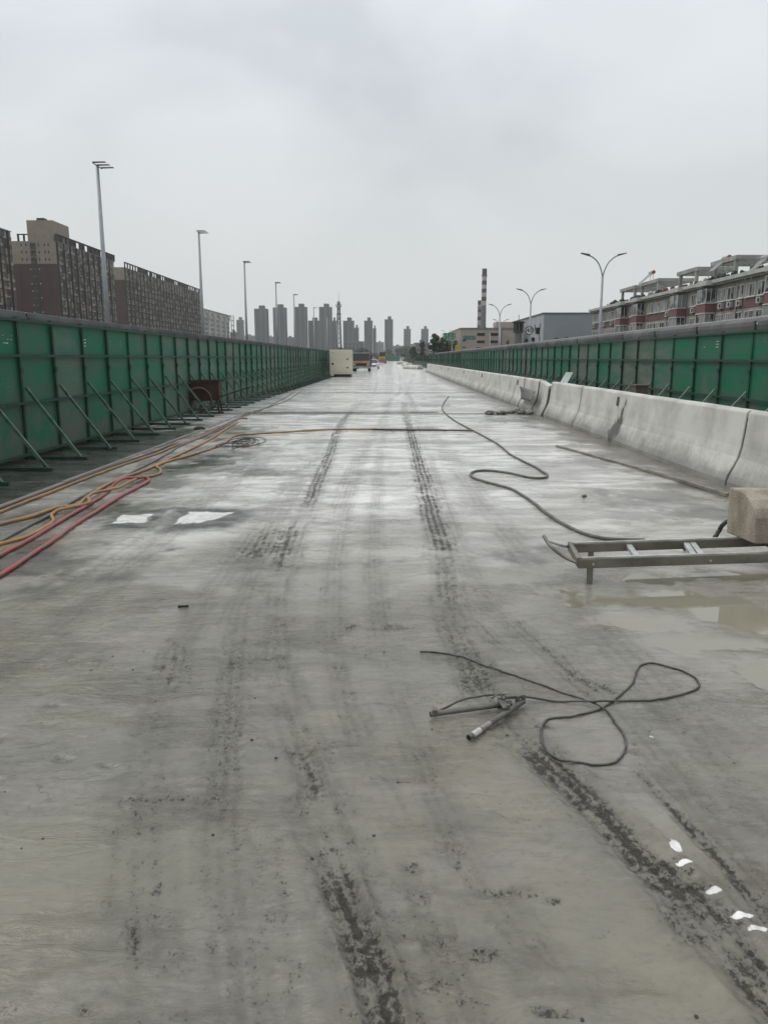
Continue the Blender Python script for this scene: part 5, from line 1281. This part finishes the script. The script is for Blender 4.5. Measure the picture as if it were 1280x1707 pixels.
# clutter on the roof
rr = random.Random(3)
msh = [mat('roof_junk_dark', (.05,.05,.048), .8), mat('roof_junk_red', (.17,.045,.04), .7), mat('roof_junk_pale', (.42,.42,.40), .7), mat('roof_junk_green', (.06,.08,.04), .9)]
for i in range(110):
    y = rr.uniform(6, Lg-8); s_ = rr.uniform(.12,.42); m_ = msh[rr.choice((0,0,0,1,2,3,3))]
    ob('flower_pot', rock(s_, 300+i, m_, 'flower_pot', 1.0), fl_, (rr.uniform(.2,1.6), y, HR+.25+s_*.6))
def heater(px, py_, X, label, tilt=1):
    c = hz_of(px, py_, X); r = thing('solar_heater', label, 'water heater', (X, c.y, c.z-1.7))
    MB().cyl((-.0,-.85,1.75),(0,.85,1.75),.27,n=14).build('tank', mat('heater_tank', (.38,.37,.36), .4, metal=.3), r); MB().cyl((0,-.88,1.75),(0,-.851,1.75),.28,n=14).build('tank_cap', mat('heater_red', (.32,.05,.035), .6), r)
    for i in range(8): MB().cyl((-1.7,-.7+i*.2,.25),(-.15,-.7+i*.2,1.68),.035,n=6).build('tube', mat('heater_tube', (.34,.35,.36), .3), r)
    for yy in (-.7,.7): MB().bar((0,yy,-.7),(0,yy,1.6),.06).build('stand', mpole, r); MB().bar((-1.7,yy,-.7),(-1.7,yy,.25),.06).build('stand', mpole, r); MB().bar((-1.7,yy,.2),(0,yy,1.62),.06).build('stand', mpole, r)
heater(1086,455, XF+2.6, 'solar water heater with tilted tubes standing highest over the far pergolas')
heater(1210,431, XF+2.2, 'solar water heater tank on top of the long middle pergola')
heater(1277,430, XF+1.2, 'solar water heater with red tank end at the right edge of the picture')

# ================================================================== TREES
mleaf = mat('leaf_dark', (.035,.05,.026), .7, (.062,.08,.040), 1.2, detail=3); mleaf2 = mat('leaf_mid', (.05,.075,.03), .7, (.085,.11,.05), 1.2); mbark = mat('bark', (.07,.055,.045), .9, scale=12)
def leaves(q, centers, n, s, rr):
    for i in range(n):
        c, rad_ = rr.choice(centers)
        d = Vector((rr.gauss(0,1),rr.gauss(0,1),rr.gauss(0,1))).normalized()*(rr.random()**.45)
        p = Vector(c)+Vector((d.x*rad_[0], d.y*rad_[1], d.z*rad_[2]))
        a = Vector((rr.gauss(0,1),rr.gauss(0,1),rr.gauss(0,1))).normalized(); b2 = a.cross(Vector((rr.gauss(0,1),rr.gauss(0,1),rr.gauss(0,1)))).normalized(); k = s*rr.uniform(.6,1.3)
        q.add([p-a*k, p+b2*k*.5, p+a*k, p-b2*k*.5], [(0,1,2,3)])
def tree(px, pbase, ptop, wpx, Y, label, seed, m_=None, n=1500, group=None):
    rr = random.Random(seed); c = at(px, pbase, Y); H = at(px, ptop, Y).z-GZ; W = wpx*Y/F
    r = thing('tree', label, 'tree', (c.x, Y, GZ), 0, group)
    q = MB().tube([(0,0,0),(.1*W*.1,0,H*.25),(0,.1,H*.55),(.05,.05,H*.85)], .1, 8, [.035*H,.028*H,.018*H,.006*H])
    for i in range(6):
        a = rr.uniform(0,6.3); z = H*rr.uniform(.3,.6); q.tube([(0,0,z),(math.cos(a)*W*.2,math.sin(a)*W*.2,z+H*.12),(math.cos(a)*W*.38,math.sin(a)*W*.38,z+H*.2)], .1, 6, [.014*H,.009*H,.003*H])
    q.build('trunk', mbark, r, smooth=True)
    cs = []
    for i in range(13):
        a = rr.uniform(0,6.3); t_ = rr.random(); z = H*(.22+.68*t_); k = W*.5*math.sin(pi*(.18+.74*t_))*rr.uniform(.3,.8); s_ = W*rr.uniform(.13,.24)
        cs.append(((math.cos(a)*k, math.sin(a)*k, z), (s_, s_, s_*.9)))
    cs += [((0,0,H*.6),(W*.3,W*.3,H*.28)), ((0,0,H*.35),(W*.34,W*.34,H*.25))]
    q = MB(); leaves(q, cs, n*5, max(.10, H*.019), rr); q.build('crown', m_ or mleaf, r)
    return r
tree(723,590,551,30,175,'dark bushy tree left of the green direction board',1); tree(741,592,560,28,190,'dark tree behind the green direction board',2); tree(757,592,566,22,185,'small dark tree between the green board and the factory',3)
tree(876,575,555,11,130,'small dark tree left of the round speed sign',4,n=900); tree(888,575,557,12,128,'small dark tree under the round speed sign',5,n=900)
tree(930,572,558,24,140,'low spreading tree before the grey warehouse, left one',6,mleaf2,900); tree(945,570,557,22,140,'low spreading tree before the grey warehouse, right one',7,mleaf2,900)
tree(1087,560,538,10,100,'light green shrub against the pink flats wall',8,mleaf2,700)
tree(846,578,556,8,140,'thin shrub with pale blossom near the watch tower',9,mat('blossom', (.25,.14,.11), .8, (.06,.07,.04), 2),500)
tree(704,596,566,14,230,'scrubby dark tree at the right edge of the far road',10); tree(688,598,577,16,260,'low dark tree beyond the end of the barriers',11)
# wood closing the view
rr = random.Random(77); q = MB(); cs = []
for i in range(120):
    x = rr.uniform(-150,60); cs.append(((x, 640+rr.uniform(-12,25), rr.uniform(1,7)+2*math.sin(x*.13)), (rr.uniform(3,7), rr.uniform(3,6), rr.uniform(2.2,4))))
leaves(q, cs, 16000, .9, rr)
tag(q.build('woodland', mleaf), kind='stuff')
# scrub slope by the right fence beyond the barriers
rr = random.Random(78); q = MB(); cs = []
for i in range(50):
    y = rr.uniform(225,420); cs.append(((rr.uniform(7.5,13), y, rr.uniform(.2,1.6)), (1.6,3.5,1.2)))
leaves(q, cs, 5000, .3, rr)
tag(q.build('scrub', mat('scrub_leaf', (.09,.095,.075), .8, (.06,.065,.05), .8)), kind='stuff')
